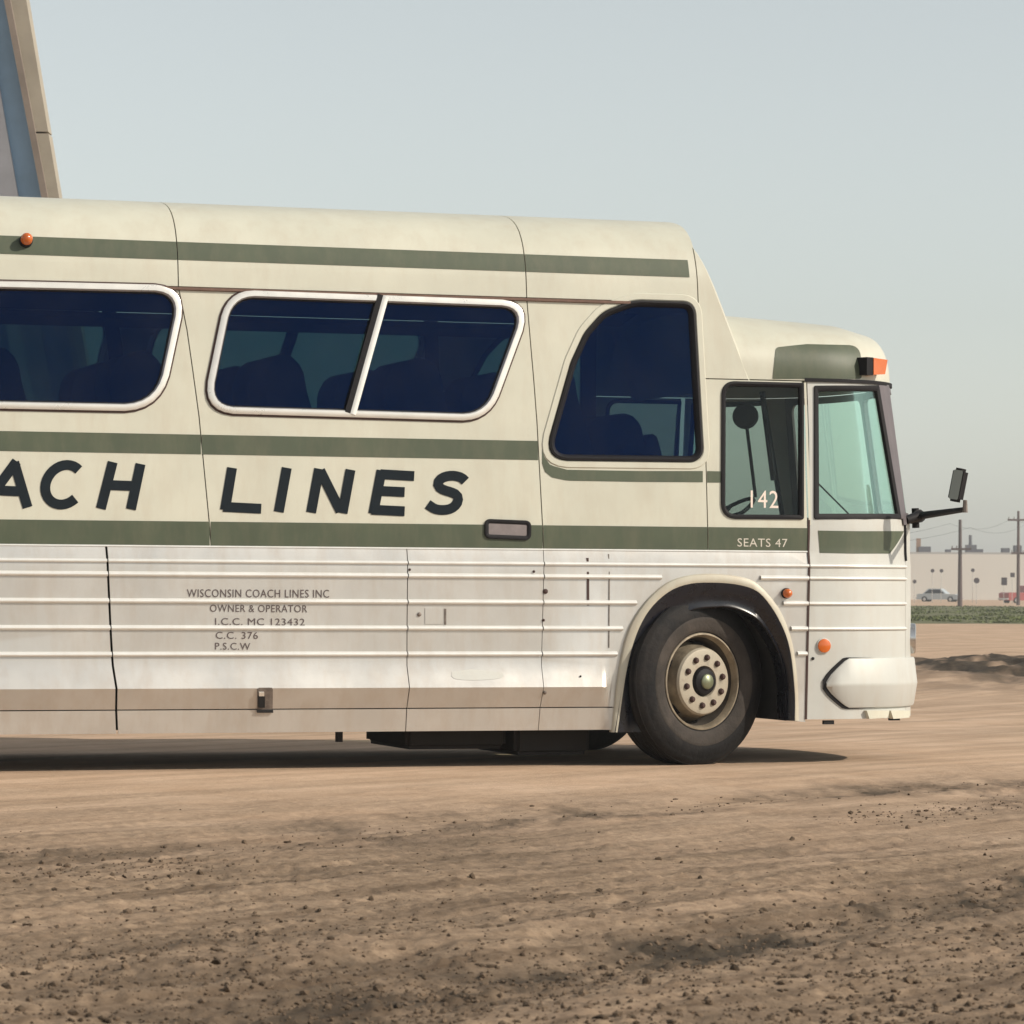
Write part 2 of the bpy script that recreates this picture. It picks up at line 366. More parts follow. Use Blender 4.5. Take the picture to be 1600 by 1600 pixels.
def make_ground():
    a_f = np.arange(-3.3, 3.3, 0.0125); a = np.r_[-4000, -1500, -500, -200, -90, -45, -25, -15, -10, -7, -5.5, -4.5, -3.8, a_f, np.arange(3.36, 9.5, 0.07), 10, 15, 25, 45, 90, 200, 500, 1500, 4000]
    d_f = np.arange(8.2, 25.2, 0.021); d_m = 25.3 * 1.02 ** np.arange(0, 125); d_m = np.sort(np.r_[d_m, np.arange(36.03, 58, 0.24)])
    d = np.r_[-3000, -800, -200, -50, -15, -4, 2, 5, 6.5, 7.4, d_f, d_m, 400, 600, 1000, 2000, 5000]
    A, D = np.meshgrid(a, d); W = A * 0.66 + D * 0.75; Q = -A * 0.75 + D * 0.66          # along / across the wheel tracks
    py = 925 + FPX * 1.1 / np.maximum(D, 4)
    near = np.clip((py - 1235) / 160, 0, 1) * np.clip((D - 6) / 2, 0, 1)                    # loosened soil towards the viewer, its roughness shading put into a darker colour
    dark_soil = np.zeros_like(A); H = np.zeros_like(A)  # mask for darker soil along the tracks and on the bank
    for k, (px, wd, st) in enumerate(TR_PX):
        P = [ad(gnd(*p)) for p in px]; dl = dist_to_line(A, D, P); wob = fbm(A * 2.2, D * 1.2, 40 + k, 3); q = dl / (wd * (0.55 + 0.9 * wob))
        core = np.exp(-q * q * 1.6); dark_soil = np.maximum(dark_soil, st * core * np.clip(wob * 2.2 - 0.35, 0, 1))
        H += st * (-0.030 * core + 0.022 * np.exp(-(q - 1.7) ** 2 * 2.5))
    dark_soil *= np.clip(fbm(A * 8, D * 2.6, 91, 4, 0.65) * 2.6 - 0.45, 0, 1.25)
    rough = 0.25 + 0.75 * near; rough = np.clip(rough + dark_soil * 0.7, 0, 1.5)
    n1 = fbm(W * 0.5, Q * 5.5, 3, 4); n2 = fbm(W * 11, Q * 13, 9, 3, 0.6); n4 = fbm(W * 24, Q * 17, 33, 2, 0.6); n3 = fbm(W * 34, Q * 30, 21, 2, 0.7)
    lump = np.clip(n2 - 0.56, 0, 1) * 3.0 + np.clip(n4 - 0.55, 0, 1) * 2.6
    fade = np.clip((27 - D) / 3, 0, 1) * np.clip((D - 7) / 1.5, 0, 1) * np.clip((3.6 - np.abs(A)) / 0.4, 0, 1)
    H = H * fade + fade * rough * (0.034 * (n1 - 0.5) + 0.011 * lump + 0.010 * (n3 - 0.5))
    mid = np.clip((D - 24) / 6, 0, 1) * np.clip((150 - D) / 60, 0, 1); H += mid * 0.10 * (fbm(W * 0.35, Q * 0.9, 60, 4) - 0.55)
    # bank of dug soil right of the bus
    bk = np.exp(-((D - 46) / 6.5) ** 2) * np.clip((A - 3.6) / 2.6, 0, 1) * np.clip((60 - A) / 20, 0, 1); H += 0.30 * bk * (0.15 + 1.3 * fbm(A * 1.6, D * 0.9, 71, 4, 0.6)) 
    dark_soil = np.maximum(dark_soil, bk * 1.5 * np.clip(fbm(A * 2.6, D * 0.7, 75, 4, 0.6) * 3.0 - 0.75, 0, 1))
    # level under the bus so that the tyres stand on it
    X = CAM[0] + A * VR[0] + D * VD[0]; Y = CAM[1] + A * VR[1] + D * VD[1]
    bus = np.clip((X + 9) / 1, 0, 1) * np.clip((2.2 - X) / 0.6, 0, 1) * np.clip((Y + 0.5) / 0.4, 0, 1) * np.clip((3.2 - Y) / 0.4, 0, 1); H = H * (1 - 0.9 * bus) 
    H += 0.10 * np.clip((D - 300) / 100, 0, 1)
    ny, nx = A.shape; V = np.stack([X, Y, H], -1).reshape(-1, 3); idx = np.arange(ny * nx).reshape(ny, nx)
    F = np.stack([idx[:-1, :-1], idx[:-1, 1:], idx[1:, 1:], idx[1:, :-1]], -1).reshape(-1, 4)
    me = bpy.data.meshes.new('ground'); me.vertices.add(len(V)); me.vertices.foreach_set('co', V.ravel()); me.loops.add(F.size); me.loops.foreach_set('vertex_index', F.ravel())
    me.polygons.add(len(F)); me.polygons.foreach_set('loop_start', np.arange(0, F.size, 4)); me.update(); me.validate()
    me.polygons.foreach_set('use_smooth', np.ones(len(F), bool))
    for nm, arr in (('dark_soil', dark_soil), ('loose', near)):
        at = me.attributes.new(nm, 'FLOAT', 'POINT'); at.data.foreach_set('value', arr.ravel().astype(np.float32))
    return me, (a, d, H)
def soil_material():
    m = bpy.data.materials.new('bare_soil'); m.use_nodes = True; n = m.node_tree.nodes; l = m.node_tree.links; b = n['Principled BSDF']; b.inputs['Roughness'].default_value = 0.95; b.inputs['Specular IOR Level'].default_value = 0.15
    tc = n.new('ShaderNodeTexCoord')
    def noise(sc_, det, rough=0.6, scl=None):
        x = n.new('ShaderNodeTexNoise'); x.inputs['Scale'].default_value = sc_; x.inputs['Detail'].default_value = det; x.inputs['Roughness'].default_value = rough
        if scl:
            mr_ = n.new('ShaderNodeMapping'); mr_.inputs['Rotation'].default_value = (0, 0, math.radians(-33)); l.new(tc.outputs['Object'], mr_.inputs[0]); mp = n.new('ShaderNodeMapping'); mp.inputs['Scale'].default_value = scl; l.new(mr_.outputs[0], mp.inputs[0]); l.new(mp.outputs[0], x.inputs['Vector'])
        else: l.new(tc.outputs['Object'], x.inputs['Vector'])
        return x.outputs['Fac']
    def ramp(f, p0, c0, p1, c1):
        r = n.new('ShaderNodeValToRGB'); e = r.color_ramp.elements; e[0].position = p0; e[1].position = p1; e[0].color = (*c0, 1); e[1].color = (*c1, 1); l.new(f, r.inputs[0]); return r.outputs[0]
    def mix(f, a, c):
        x = n.new('ShaderNodeMix'); x.data_type = 'RGBA'
        if isinstance(f, float): x.inputs['Factor'].default_value = f
        else: l.new(f, x.inputs['Factor'])
        l.new(a, x.inputs['A']); l.new(c, x.inputs['B']); return x.outputs['Result']
    pale = ramp(noise(1.3, 8), 0.3, (0.49, 0.335, 0.225), 0.7, (0.64, 0.465, 0.335))
    loose = ramp(noise(16, 9, 0.75), 0.32, (0.185, 0.128, 0.085), 0.70, (0.44, 0.32, 0.218))  # loosened soil, darkened in colour for the shading of its rough surface
    a1 = n.new('ShaderNodeAttribute'); a1.attribute_name = 'loose'; a2 = n.new('ShaderNodeAttribute'); a2.attribute_name = 'dark_soil'
    streak = ramp(noise(1.0, 8, 0.62, (0.22, 2.6, 1)), 0.40, (0, 0, 0), 0.62, (1, 1, 1)); streak2 = ramp(noise(1.0, 6, 0.62, (0.40, 6.0, 1)), 0.46, (0, 0, 0), 0.66, (1, 1, 1))
    ml = n.new('ShaderNodeMath'); ml.operation = 'MULTIPLY_ADD'; l.new(streak, ml.inputs[0]); ml.inputs[1].default_value = 0.55; 
    ms = n.new('ShaderNodeMath'); ms.operation = 'MULTIPLY'; l.new(a1.outputs['Fac'], ms.inputs[0]); ms.inputs[1].default_value = 0.8; l.new(ms.outputs[0], ml.inputs[2]); ml.use_clamp = True
    col = mix(ml.outputs[0], pale, loose)
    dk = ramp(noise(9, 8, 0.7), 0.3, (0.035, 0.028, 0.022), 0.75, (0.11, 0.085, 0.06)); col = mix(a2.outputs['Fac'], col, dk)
    dk3 = ramp(noise(14, 7, 0.7), 0.3, (0.095, 0.064, 0.042), 0.75, (0.20, 0.142, 0.095)); ma = n.new('ShaderNodeMath'); ma.operation = 'MULTIPLY'; l.new(streak2, ma.inputs[0]); l.new(a1.outputs['Fac'], ma.inputs[1]); mb_ = n.new('ShaderNodeMath'); mb_.operation = 'MULTIPLY'; mb_.inputs[1].default_value = 0.95; l.new(ma.outputs[0], mb_.inputs[0]); col = mix(mb_.outputs[0], col, dk3)
    sp = ramp(noise(42, 4, 0.6), 0.60, (0, 0, 0), 0.70, (1, 1, 1)); dk2 = ramp(noise(3, 2), 0, (0.07, 0.052, 0.04), 1, (0.09, 0.07, 0.052))
    m2 = n.new('ShaderNodeMath'); m2.operation = 'MULTIPLY'; l.new(sp, m2.inputs[0]); l.new(ml.outputs[0], m2.inputs[1]); m3 = n.new('ShaderNodeMath'); m3.operation = 'MULTIPLY'; l.new(m2.outputs[0], m3.inputs[0]); m3.inputs[1].default_value = 0.55
    col = mix(m3.outputs[0], col, dk2)
    l.new(col, b.inputs['Base Color'])
    bp = n.new('ShaderNodeBump'); bp.inputs['Strength'].default_value = 0.55; bp.inputs['Distance'].default_value = 0.012; l.new(noise(70, 6, 0.7), bp.inputs['Height']); l.new(bp.outputs[0], b.inputs['Normal'])
    return m
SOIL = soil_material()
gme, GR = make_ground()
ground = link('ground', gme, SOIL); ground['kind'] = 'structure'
def ground_z(x, y):
    a_, d_ = ad((x, y)); i = min(max(np.searchsorted(GR[0], a_) - 1, 0), len(GR[0]) - 2); j = min(max(np.searchsorted(GR[1], d_) - 1, 0), len(GR[1]) - 2)
    return float(GR[2][j:j + 2, i:i + 2].mean())
# loose clods and stones on the soil: one mass
def make_clods():
    V = []; F = []; base = []
    ico = bmesh.new(); bmesh.ops.create_icosphere(ico, subdivisions=1, radius=1); IV = np.array([v.co[:] for v in ico.verts]); IF = [tuple(v.index for v in f.verts) for f in ico.faces]; ico.free()
    TP = [[ad(gnd(*p)) for p in px] for px, _, _ in TR_PX]; k = 0
    while k < 8000:
        py = 1215 + 430 * rng.random() ** 0.75; dd = FPX * 1.1 / (py - 925); aa = (rng.random() - 0.5) * 1760 / FPX * dd
        if rng.random() < 0.26:
            T = TP[[0, 0, 0, 0, 1, 2, 3, 4, 5, 6][rng.integers(10)]]; i = rng.integers(len(T) - 1); t = rng.random(); aa = T[i][0] * (1 - t) + T[i + 1][0] * t + rng.normal() * 0.15; dd = T[i][1] * (1 - t) + T[i + 1][1] * t + rng.normal() * 0.30
        elif rng.random() > max(0.0, (py - 1230) / 330) ** 1.6: continue
        if not 8.3 < dd < 22: continue
        x, y = CAM[0] + aa * VR[0] + dd * VD[0], CAM[1] + aa * VR[1] + dd * VD[1]
        if y > -0.5: continue
        s = min(0.0155, 0.0024 + 0.0026 * rng.exponential()); sc3 = s * (0.7 + 0.6 * rng.random(3)); sc3[2] *= 0.75; an = rng.random() * 6.28
        P = IV * (1 + 0.6 * (rng.random((len(IV), 1)) - 0.5)) * sc3; ca, sa = math.cos(an), math.sin(an)
        P = np.stack([P[:, 0] * ca - P[:, 1] * sa, P[:, 0] * sa + P[:, 1] * ca, P[:, 2]], 1) + [x, y, ground_z(x, y) + sc3[2] * 0.35]
        b = len(base); V.append(P); F += [tuple(i + k * len(IV) for i in f) for f in IF]; k += 1
    V = np.concatenate(V); return V, F
cv, cf = make_clods()
clod_m = mat('soil_clod', (0.165, 0.118, 0.081), 0.95, 0, 0.85, 9, spec=0.15)
clods = build('soil_clods', cv.tolist(), cf, clod_m, None, None, fix=False); clods['kind'] = 'stuff'
clods['label'] = 'loose clods and stones scattered over the rutted bare soil'; clods['category'] = 'soil clods'

# ------------------------------------------------------------------ the coach
bus = empty('coach_bus', (0, 0, 0))
tag(bus, 'cream and silver highway coach with green stripes, stepped roof and dark slanted windows', 'bus')
XR = -8.6                                             # rear end, out of frame
def seam(P): return [uw(*p) for p in P]
def useam(s, w): 
    ws = [p[1] for p in s]; us = [p[0] for p in s]; o = np.argsort(ws); ws = np.array(ws)[o]; us = np.array(us)[o]
    if w < ws[0]: return us[0] + (us[1] - us[0]) / (ws[1] - ws[0]) * (w - ws[0])
    if w > ws[-1]: return us[-1]
    return float(np.interp(w, ws, us))
sA = seam([(277, 440), (290, 500), (310, 640), (330, 853)]); sB = seam([(823, 466), (838, 640), (849, 858)]); sC = seam([(1091, 475), (1101, 640), (1106, 862)])
lA = seam([(166, 856), (174, 1010), (183, 1144)]); lB = seam([(636, 860), (636, 1000), (634, 1143)]); lC = seam([(849, 862), (847, 1000), (841, 1142)]); lD = seam([(1264, 700), (1263, 866), (1259, 1127)])
W0, W1, W2 = 0.228, 0.369, 1.352
G = 0.0035
# windows: corner lists in (u, w)
def rect_px(P): return UW(P)
win2 = UW([(356, 455), (829, 473), (762, 656), (317, 643)]); rad2 = [0.20, 0.13, 0.24, 0.15]
w1r = UW([(290, 449), (249, 641)]); 
du = ((w1r[0][0] - win2[1][0]) + (w1r[1][0] - win2[2][0])) / 2
shift = lambda P, d: [(p[0] + d, p[1]) for p in P]
win1 = shift(win2, du); win1 = [win1[0], w1r[0], w1r[1], win1[3]]; rad1 = [0.20, 0.15, 0.27, 0.15]; win0 = shift(win2, 2 * du); 
winq = UW([(893, 566), (914, 520), (942, 488), (990, 470), (1084, 473), (1098, 721), (850, 718)]); radq = [0.3, 0.25, 0.22, 0.30, 0.075, 0.085, 0.11]
wins = UW([(1128, 596), (1255, 599), (1255, 811), (1127, 810)]); rads = [0.085, 0.012, 0.012, 0.09]
door_w = UW([(1272, 603), (1372, 603), (1407, 811), (1272, 811)]); radd = [0.012] * 4
MIRS = (False, True)
uA = lambda w: useam(sA, w); uB = lambda w: useam(sB, w); uC = lambda w: useam(sC, w)
uDn = lD[1][0]                                        # door hinge line
UDOOR = UW([(1415, 900)])[0][0]                       # leading edge of the door
def strip_outer(f0, f1, w0, w1, n=7):
    ws = np.linspace(w0, w1, n); return [(f0(x), x) for x in ws[::-1]] + [(f1(x), x) for x in ws]
const = lambda c: (lambda x: c)
sh0 = lambda w: uA(w) + du                            # seams further back repeat at the window pitch
sh00 = lambda w: uA(w) + 2 * du
# deck front: slanted plane x = a - b z through the bright edge
_e = [S0(*uw(*p)) for p in [(1166, 588), (1141, 512), (1106, 432)]]
DB = -np.polyfit([p[2] for p in _e], [p[0] for p in _e], 1)[0]; DA = np.polyfit([p[2] for p in _e], [p[0] for p in _e], 1)[1]
def udeck(wv): y, z = prof(wv, 0); r = max(0, z - 3.15); return DA - DB * z - 0.5 * r * r
WHL = uw(1120, 592)[1]
for mir in MIRS:
    M_ = dict(mir=mir)
    # upper side panels between the belt and the drip rail
    panel('side_panel', strip_outer(const(XR), lambda w: sh0(w) - G, W2 + G, WD - G), MT['cream'], bus, holes=[rounded(win0, rad2)], **M_)
    panel('side_panel', strip_outer(lambda w: sh0(w) + G, lambda w: uA(w) - G, W2 + G, WD - G), MT['cream'], bus, holes=[rounded(win1, rad1)], **M_)
    panel('side_panel', strip_outer(lambda w: uA(w) + G, lambda w: uB(w) - G, W2 + G, WD - G), MT['cream'], bus, holes=[rounded(win2, rad2)], **M_)
    panel('side_panel', strip_outer(lambda w: uB(w) + G, lambda w: uC(w) - G, W2 + G, WD - G), MT['cream'], bus, holes=[rounded(winq, radq)], **M_)
    # panel with the fixed side window, up to the low cab roof
    panel('side_panel', strip_outer(lambda w: uC(w) + G, const(uDn - G), W2 + G, WHL - G), MT['cream'], bus, holes=[rounded(wins, rads)], **M_)
    # roof panels
    c0, c1, c2, c3 = XR, uA(WD), uB(WD), uC(WD)
    c00 = c1 + du
    for a, b in ((c0, c00), (c00, c1), (c1, c2), (c2, c3)):
        panel('roof_panel', strip_outer(const(a + G), const(b - G), WD + G, WTOP, 24), MT['cream'], bus, **M_)
    panel('roof_panel', [(uC(x) + G, x) for x in np.linspace(WTOP, WHL + G, 30)] + [(udeck(x), x) for x in np.linspace(WHL + G, WTOP, 30)], MT['cream'], bus, step=0.08, **M_)
    # drip rail
    loops = [[S(x, WD + a - 0.012, o, mir) for x in np.linspace(XR, uw(984, 470)[0], 60)] for a, o in ((-0.011, 0.001), (-0.008, 0.016), (0.008, 0.018), (0.011, 0.001))]
    loft('drip_rail', loops, MT['cream'] if False else mat('brown_drip_rail', (0.17, 0.10, 0.075), 0.6, 0, 0.3, 20) if not mir else MT['gasket'], bus, smooth=30)
    # dark backing strips added behind the seams so the gaps read dark
    for sf in (sh0, uA, uB, uC):
        ws = np.linspace(W2, WD, 8); top = WTOP
        L0 = [S(sf(x) - 0.05, x, -0.016, mir) for x in ws] + [S(sf(WD) - 0.05, x, -0.016, mir) for x in ROOFW[1:]]
        L1 = [S(sf(x) + 0.05, x, -0.016, mir) for x in ws] + [S(min(sf(WD) + 0.05, udeck(x) - 0.03), x, -0.016, mir) for x in ROOFW[1:]]
        loft('seam_backing', [L0, L1], MT['dark'], bus)
# deck front face
edge = [x for x in np.linspace(WHL - 0.02, WTOP, 30)]
loops = []
for k, (ins, fw) in enumerate(((0.0, 0.0), (0.012, 0.014), (0.035, 0.026), (0.08, 0.032))):
    L = []
    for mir in MIRS:
        pts = []
        for x in edge:
            p = S(udeck(x), x, -ins, mir); p.x += fw; pts.append(p)
        L += pts if not mir else pts[::-1][1:]
    loops.append(L)
n = len(loops[0]); half = (n - 1) // 2
mid = [[loops[-1][i].lerp(loops[-1][n - 1 - i], t) + Vector((0.02 * math.sin(math.pi * t), 0, 0)) for i in range(half + 1)] for t in np.linspace(0, 1, 9)]
loft('deck_front', loops, MT['cream'], bus, smooth=50)
loft('deck_front', mid, MT['cream'], bus, smooth=50)
# belt moulding
for mir in MIRS:
    loft('belt_moulding', [[S(x, W2 + a, o, mir) for x in np.linspace(XR, uDn - G, 80)] for a, o in ((-0.006, 0), (-0.004, 0.006), (0.004, 0.006), (0.006, 0))], MT['rib'], bus, smooth=30)

# ---- wheel arch
AO = UW([(950, 1144), (962, 1036), (977, 976), (1005, 934), (1039, 904), (1075, 892), (1107, 889), (1145, 892), (1175, 900), (1200, 922), (1222, 950), (1240, 1000), (1248, 1060), (1251, 1126)])
AM = UW([(964, 1144), (982, 1036), (1005, 970), (1035, 934), (1069, 917), (1110, 914), (1154, 918), (1186, 932), (1215, 976), (1230, 1019), (1237, 1082), (1237, 1126)])
AI = UW([(1003, 1144), (1008, 1080), (1018, 1030), (1042, 980), (1081, 955), (1115, 950), (1149, 952), (1186, 972), (1213, 1014), (1226, 1061), (1227, 1126)])
AOs, AMs, AIs = smoothline(AO, 60), smoothline(AM, 60), smoothline(AI, 60)
def flat(p): return (p[0], p[1])
def SA(p, o): return Vector((p[0], -o, p[1]))         # the arch stands in the plane of the side
for mir in MIRS:
    mm = (lambda v: Vector((v.x, WID - v.y, v.z))) if mir else (lambda v: v)
    lip = lambda a, b, t: [(p[0] * (1 - t) + q[0] * t, p[1] * (1 - t) + q[1] * t) for p, q in zip(a, b)]
    loft('arch_lip', [[mm(SA(p, o)) for p in lip(AOs, AMs, t)] for t, o in ((0.30, -0.03), (0.30, 0.012), (0.36, 0.022), (0.55, 0.030), (0.82, 0.032), (0.90, 0.028), (0.90, 0.0))], MT['lip'], bus, smooth=35)
    loft('fender_rubber', [[mm(SA(p, o)) for p in lip(AMs, AIs, t)] for t, o in ((-0.16, 0.0), (-0.16, 0.031), (0.15, 0.028), (0.4, 0.012), (0.75, -0.006), (0.93, 0.008), (1.0, 0.0), (1.02, -0.03), (1.0, -0.14))], MT['fender'], bus, smooth=50)
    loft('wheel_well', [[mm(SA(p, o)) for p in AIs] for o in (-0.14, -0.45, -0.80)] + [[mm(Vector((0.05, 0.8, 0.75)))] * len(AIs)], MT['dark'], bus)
# ---- lower corrugated panels
def rowu(s, w): return useam(s, w)
UARL, UARR = AM[0][0], AM[-1][0]
def lower_panels(mir):
    q = dict(mir=mir)
    for f0, f1 in ((const(XR), lambda w: rowu(lA, w) + 0.75 * du - G), (lambda w: rowu(lA, w) + 0.75 * du + G, lambda w: rowu(lA, w) - 2 * G), (lambda w: rowu(lA, w) + 2 * G, lambda w: rowu(lB, w) - G), (lambda w: rowu(lB, w) + G * .6, lambda w: rowu(lC, w) - G * .6)):
        panel('bay_panel', strip_outer(f0, f1, W1 + G, W2 - 0.002), MT['alum'], bus, **q)
        panel('skirt_panel', strip_outer(f0, f1, W0, W1 - G), MT['alum'], bus, **q)
    # front panel with the wheel arch cut out, then the skirt behind the arch
    arc = [p for p in AMs if p[1] > W1 + G]; f0 = lambda w: rowu(lC, w) + G * .6
    outer = [(f0(x), x) for x in np.linspace(W2 - 0.002, W1 + G, 6)] + [(arc[0][0] - 0.004, W1 + G)] + arc
    lowr = AMs[-1]
    outer += [p for p in AMs[-6:] if p[1] <= W1 + G and p[0] > 0] + [(lD[2][0] - G, lowr[1] - 0.01)] + [(rowu(lD, x) - G, x) for x in np.linspace(0.5, W2 - 0.002, 6)]
    seen = []; outer = [p for p in outer if not (p in seen or seen.append(p))]
    panel('arch_panel', outer, MT['alum'], bus, step=0.08, **q)
    panel('skirt_panel', [(f0(W1), W1 - G), (f0(W0), W0), (AM[0][0] - 0.01, W0), (AM[0][0] - 0.004, W1 - G)], MT['alum'], bus, **q)
lower_panels(False); lower_panels(True)
# dark lining added behind the panels so their seams read dark
for mir in MIRS:
    V = []; F = []
    us = np.linspace(XR, UARL - 0.03, 40); ws = [W0 + 0.02, W1, 0.5, 0.632, W2]
    loft('inner_lining', [[Vector((x, 0.06 if not mir else WID - 0.06, y)) for x in us] for y in ws], MT['dark'], bus)
    loft('inner_lining', [[S(x, y, -0.03, mir) for x in np.linspace(UARL - 0.1, uDn + 0.1, 12)] for y in (1.24, W2)], MT['dark'], bus)
    loft('inner_lining', [[S(x, y, -0.03, mir) for x in np.linspace(UARR + 0.03, UEND, 16)] for y in (0.32, 0.8, W2)], MT['dark'], bus)
# ---- mouldings (ribs) on the lower side
def arch_gap(w):
    L = [p for p in AOs if abs(p[1] - w) < 0.03]
    if w > max(p[1] for p in AOs) - 0.004 or not L: return None
    return min(p[0] for p in L), max(p[0] for p in L)
RIBW = (1.262, 1.183, 1.022, 0.861, 0.702)
def rib(u0, u1, w, mir, size=1.0):
    size *= 1.3
    if u1 - u0 < 0.04: return
    n = max(2, int((u1 - u0) / 0.25)) if u0 < XS and u1 <= XS + 0.05 else max(6, int((u1 - u0) / 0.05)); us = np.linspace(u0, u1, n)
    loft('moulding', [[S(x, w + a * size, o * size, mir) for x in us] for a, o in ((-0.011, -0.002), (-0.0095, 0.009), (-0.003, 0.015), (0.004, 0.014), (0.012, 0.004), (0.013, -0.002))], MT['rib'], bus, smooth=60)
for mir in MIRS:
    for k, rw in enumerate(RIBW):
        cuts = [XR, rowu(lA, rw) + 0.75 * du, rowu(lA, rw), rowu(lB, rw), rowu(lC, rw)]
        for a, b in zip(cuts, cuts[1:]): rib(a + G, b - G, rw, mir, 0.75 if k == 0 else 1)
        g = arch_gap(rw)
        if g: rib(cuts[-1] + G, g[0] - 0.004, rw, mir, 0.75 if k == 0 else 1); rib(g[1] + 0.004, rowu(lD, rw) - G, rw, mir)
        else: rib(cuts[-1] + G, rowu(lD, rw) - G, rw, mir, 0.75 if k == 0 else 1)
# ---- nose: door, front panel, windscreen
WNB = 0.285
for mir in MIRS:
    door = panel('door' if not mir else 'nose_panel', strip_outer(lambda w: rowu(lD, w) + G, const(UDOOR), WNB, WH - 0.004), MT['white'], bus, holes=[rounded(door_w, radd)], mir=mir, step=0.06)
    for k, rw in enumerate(RIBW[:-1] if not mir else ()): 
        rib(rowu(lD, rw) + G, UDOOR - 0.004, rw, mir, 0.7)
    panel('nose_panel', strip_outer(const(UDOOR + 0.004), const(UEND - 0.002), WNB, WB), MT['white'], bus, mir=mir, step=0.06)
    scr = [(UDOOR + 0.06, WH - 0.05), (UEND - 0.03, WH - 0.05), (UEND - 0.03, WB + 0.06), (UDOOR + 0.06, WB + 0.06)]
    panel('windscreen_frame', strip_outer(const(UDOOR + 0.004), const(UEND - 0.001), WB + 0.003, WH - 0.004), MT['post'], bus, holes=[rounded(scr, [.05] * 4)], mir=mir, step=0.06, t=0.03)
    wsn = panel('windscreen', rounded(inset(scr, -0.01), [.05] * 4), MT['cabglass'], bus, mir=mir, step=0.05, off=-0.012, t=0.006)
# ---- cab roof (low dome in front of the raised deck)
def y_edge(x):                                        # inset of the nose plan at height WH
    if x <= XS: return s_prof(WH, 0)
    us = np.linspace(XS, UEND, 200); P = np.array([S0(t, WH) for t in us]); return float(np.interp(x, P[:, 0], P[:, 1]))
XF = S0(UEND, WH)[0]
xs = list(np.linspace(DA - DB * WHL - 0.16, XF - 0.20, 16)) + list(XF - 0.20 * (1 - np.sin(np.linspace(0, 1, 14)[1:] * math.pi / 2)))
loops = []
for x in xs:
    ye = y_edge(x) + 0.006; h = float(np.interp(x, [0.2, XF - 0.45, XF - 0.25, XF], [0.48, 0.42, 0.38, 0.36])); t = min(1, max(0, (XF - x) / 0.20)); h *= 0.15 + 0.85 * (1 - (1 - t) ** 2.6) ** 0.5
    L = []
    for a in np.linspace(0, math.pi, 41): 
        c, s_ = math.cos(a), math.sin(a); L.append(Vector((x - 0.02 * s_, HALF - (HALF - ye) * (1 if c > 0 else -1) * abs(c) ** 0.62, WH + h * s_ ** 0.75)))
    loops.append(L)
cab_roof = loft('cab_roof', loops, MT['cream'], bus, smooth=50)
head = [S(x, WH - 0.002, 0.012, False) for x in np.linspace(uw(1256, 598)[0], UEND, 30)]
loft('header_rail', [[p + Vector((0, 0, dz)) for p in head] for dz in (-0.008, 0.016)] , MT['rubber'], bus)
# ---- windows
def frame_window(corners, rad, mir, slider=True):
    fr = ring('window', corners, rad, ((-0.012, 0.001), (-0.010, 0.016), (0.004, 0.022), (0.026, 0.021), (0.033, 0.010), (0.034, -0.022)), MT['frame'], bus, mir)
    ring('gasket', corners, rad, ((-0.022, 0.001), (-0.020, 0.008), (-0.012, 0.010), (-0.012, 0.0)), MT['gasket'], fr, mir)
    ring('inner_seal', corners, rad, ((0.034, -0.004), (0.043, -0.008), (0.044, -0.022)), MT['rubber'], fr, mir)
    panel('pane', rounded(inset(corners, 0.033), [max(0.01, r - 0.033) for r in rad]), MT['glass'], fr, mir=mir, off=-0.014, t=0.005, step=0.3)
    return fr
def divider(a, b, fr, mir, width=0.040, o0=0.026):
    a = np.array(a); b = np.array(b); m_ = (b - a); L = np.linalg.norm(m_); nrm = np.array([-m_[1], m_[0]]) / L
    if nrm[0] < 0: nrm = -nrm
    ts = np.linspace(0.015, 0.985, 8)
    loft('sash_bar', [[S(*(a + m_ * t + nrm * d), o, mir) for t in ts] for d, o in ((-width / 2, -0.02), (-width / 2, o0 - .004), (-width / 4, o0), (width / 4, o0), (width / 2, o0 - .004), (width / 2, -0.02))], MT['frame'], fr, smooth=30)
    loft('sash_seal', [[S(*(a + m_ * t + nrm * (d - width * 0.98)), o, mir) for t in ts] for d, o in ((-0.012, -0.02), (-0.012, 0.0225), (0.022, 0.0235), (0.022, -0.02))], MT['rubber'], fr, smooth=30)
dv = UW([(602, 461), (549, 651)])
for mir in MIRS:
    for k, wc in enumerate((win2, win1, win0)):
        fr = frame_window(wc, rad1 if k == 1 else rad2, mir)
        if k != 1: divider((dv[0][0] + k * du, dv[0][1]), (dv[1][0] + k * du, dv[1][1]), fr, mir)
    fr = ring('window', winq, radq, ((-0.006, 0.001), (-0.003, 0.014), (0.010, 0.017), (0.022, 0.010), (0.034, -0.002), (0.036, -0.02)), MT['rubber'], bus, mir)
    panel('pane', rounded(inset(winq, 0.034), [r - 0.03 for r in radq]), MT['glass'], fr, mir=mir, off=-0.014, t=0.005, step=0.3)
    fr = ring('window', wins, rads, ((-0.004, 0.001), (-0.002, 0.010), (0.012, 0.012), (0.026, 0.003), (0.028, -0.02)), MT['rubber'], bus, mir)
    sp = panel('pane', rounded(inset(wins, 0.026), [max(.006, r - 0.026) for r in rads]), MT['greyglass'], fr, mir=mir, off=-0.012, t=0.005, step=0.3)
    fr = ring('window', door_w, radd, ((-0.002, 0.001), (0.0, 0.009), (0.02, 0.010), (0.034, 0.002), (0.035, -0.02)), MT['rubber'], bus, mir)
    panel('pane', rounded(inset(door_w, 0.033), [.008] * 4), MT['cabglass'], fr, mir=mir, off=-0.010, t=0.005, step=0.06)
    if not mir: side_pane = sp
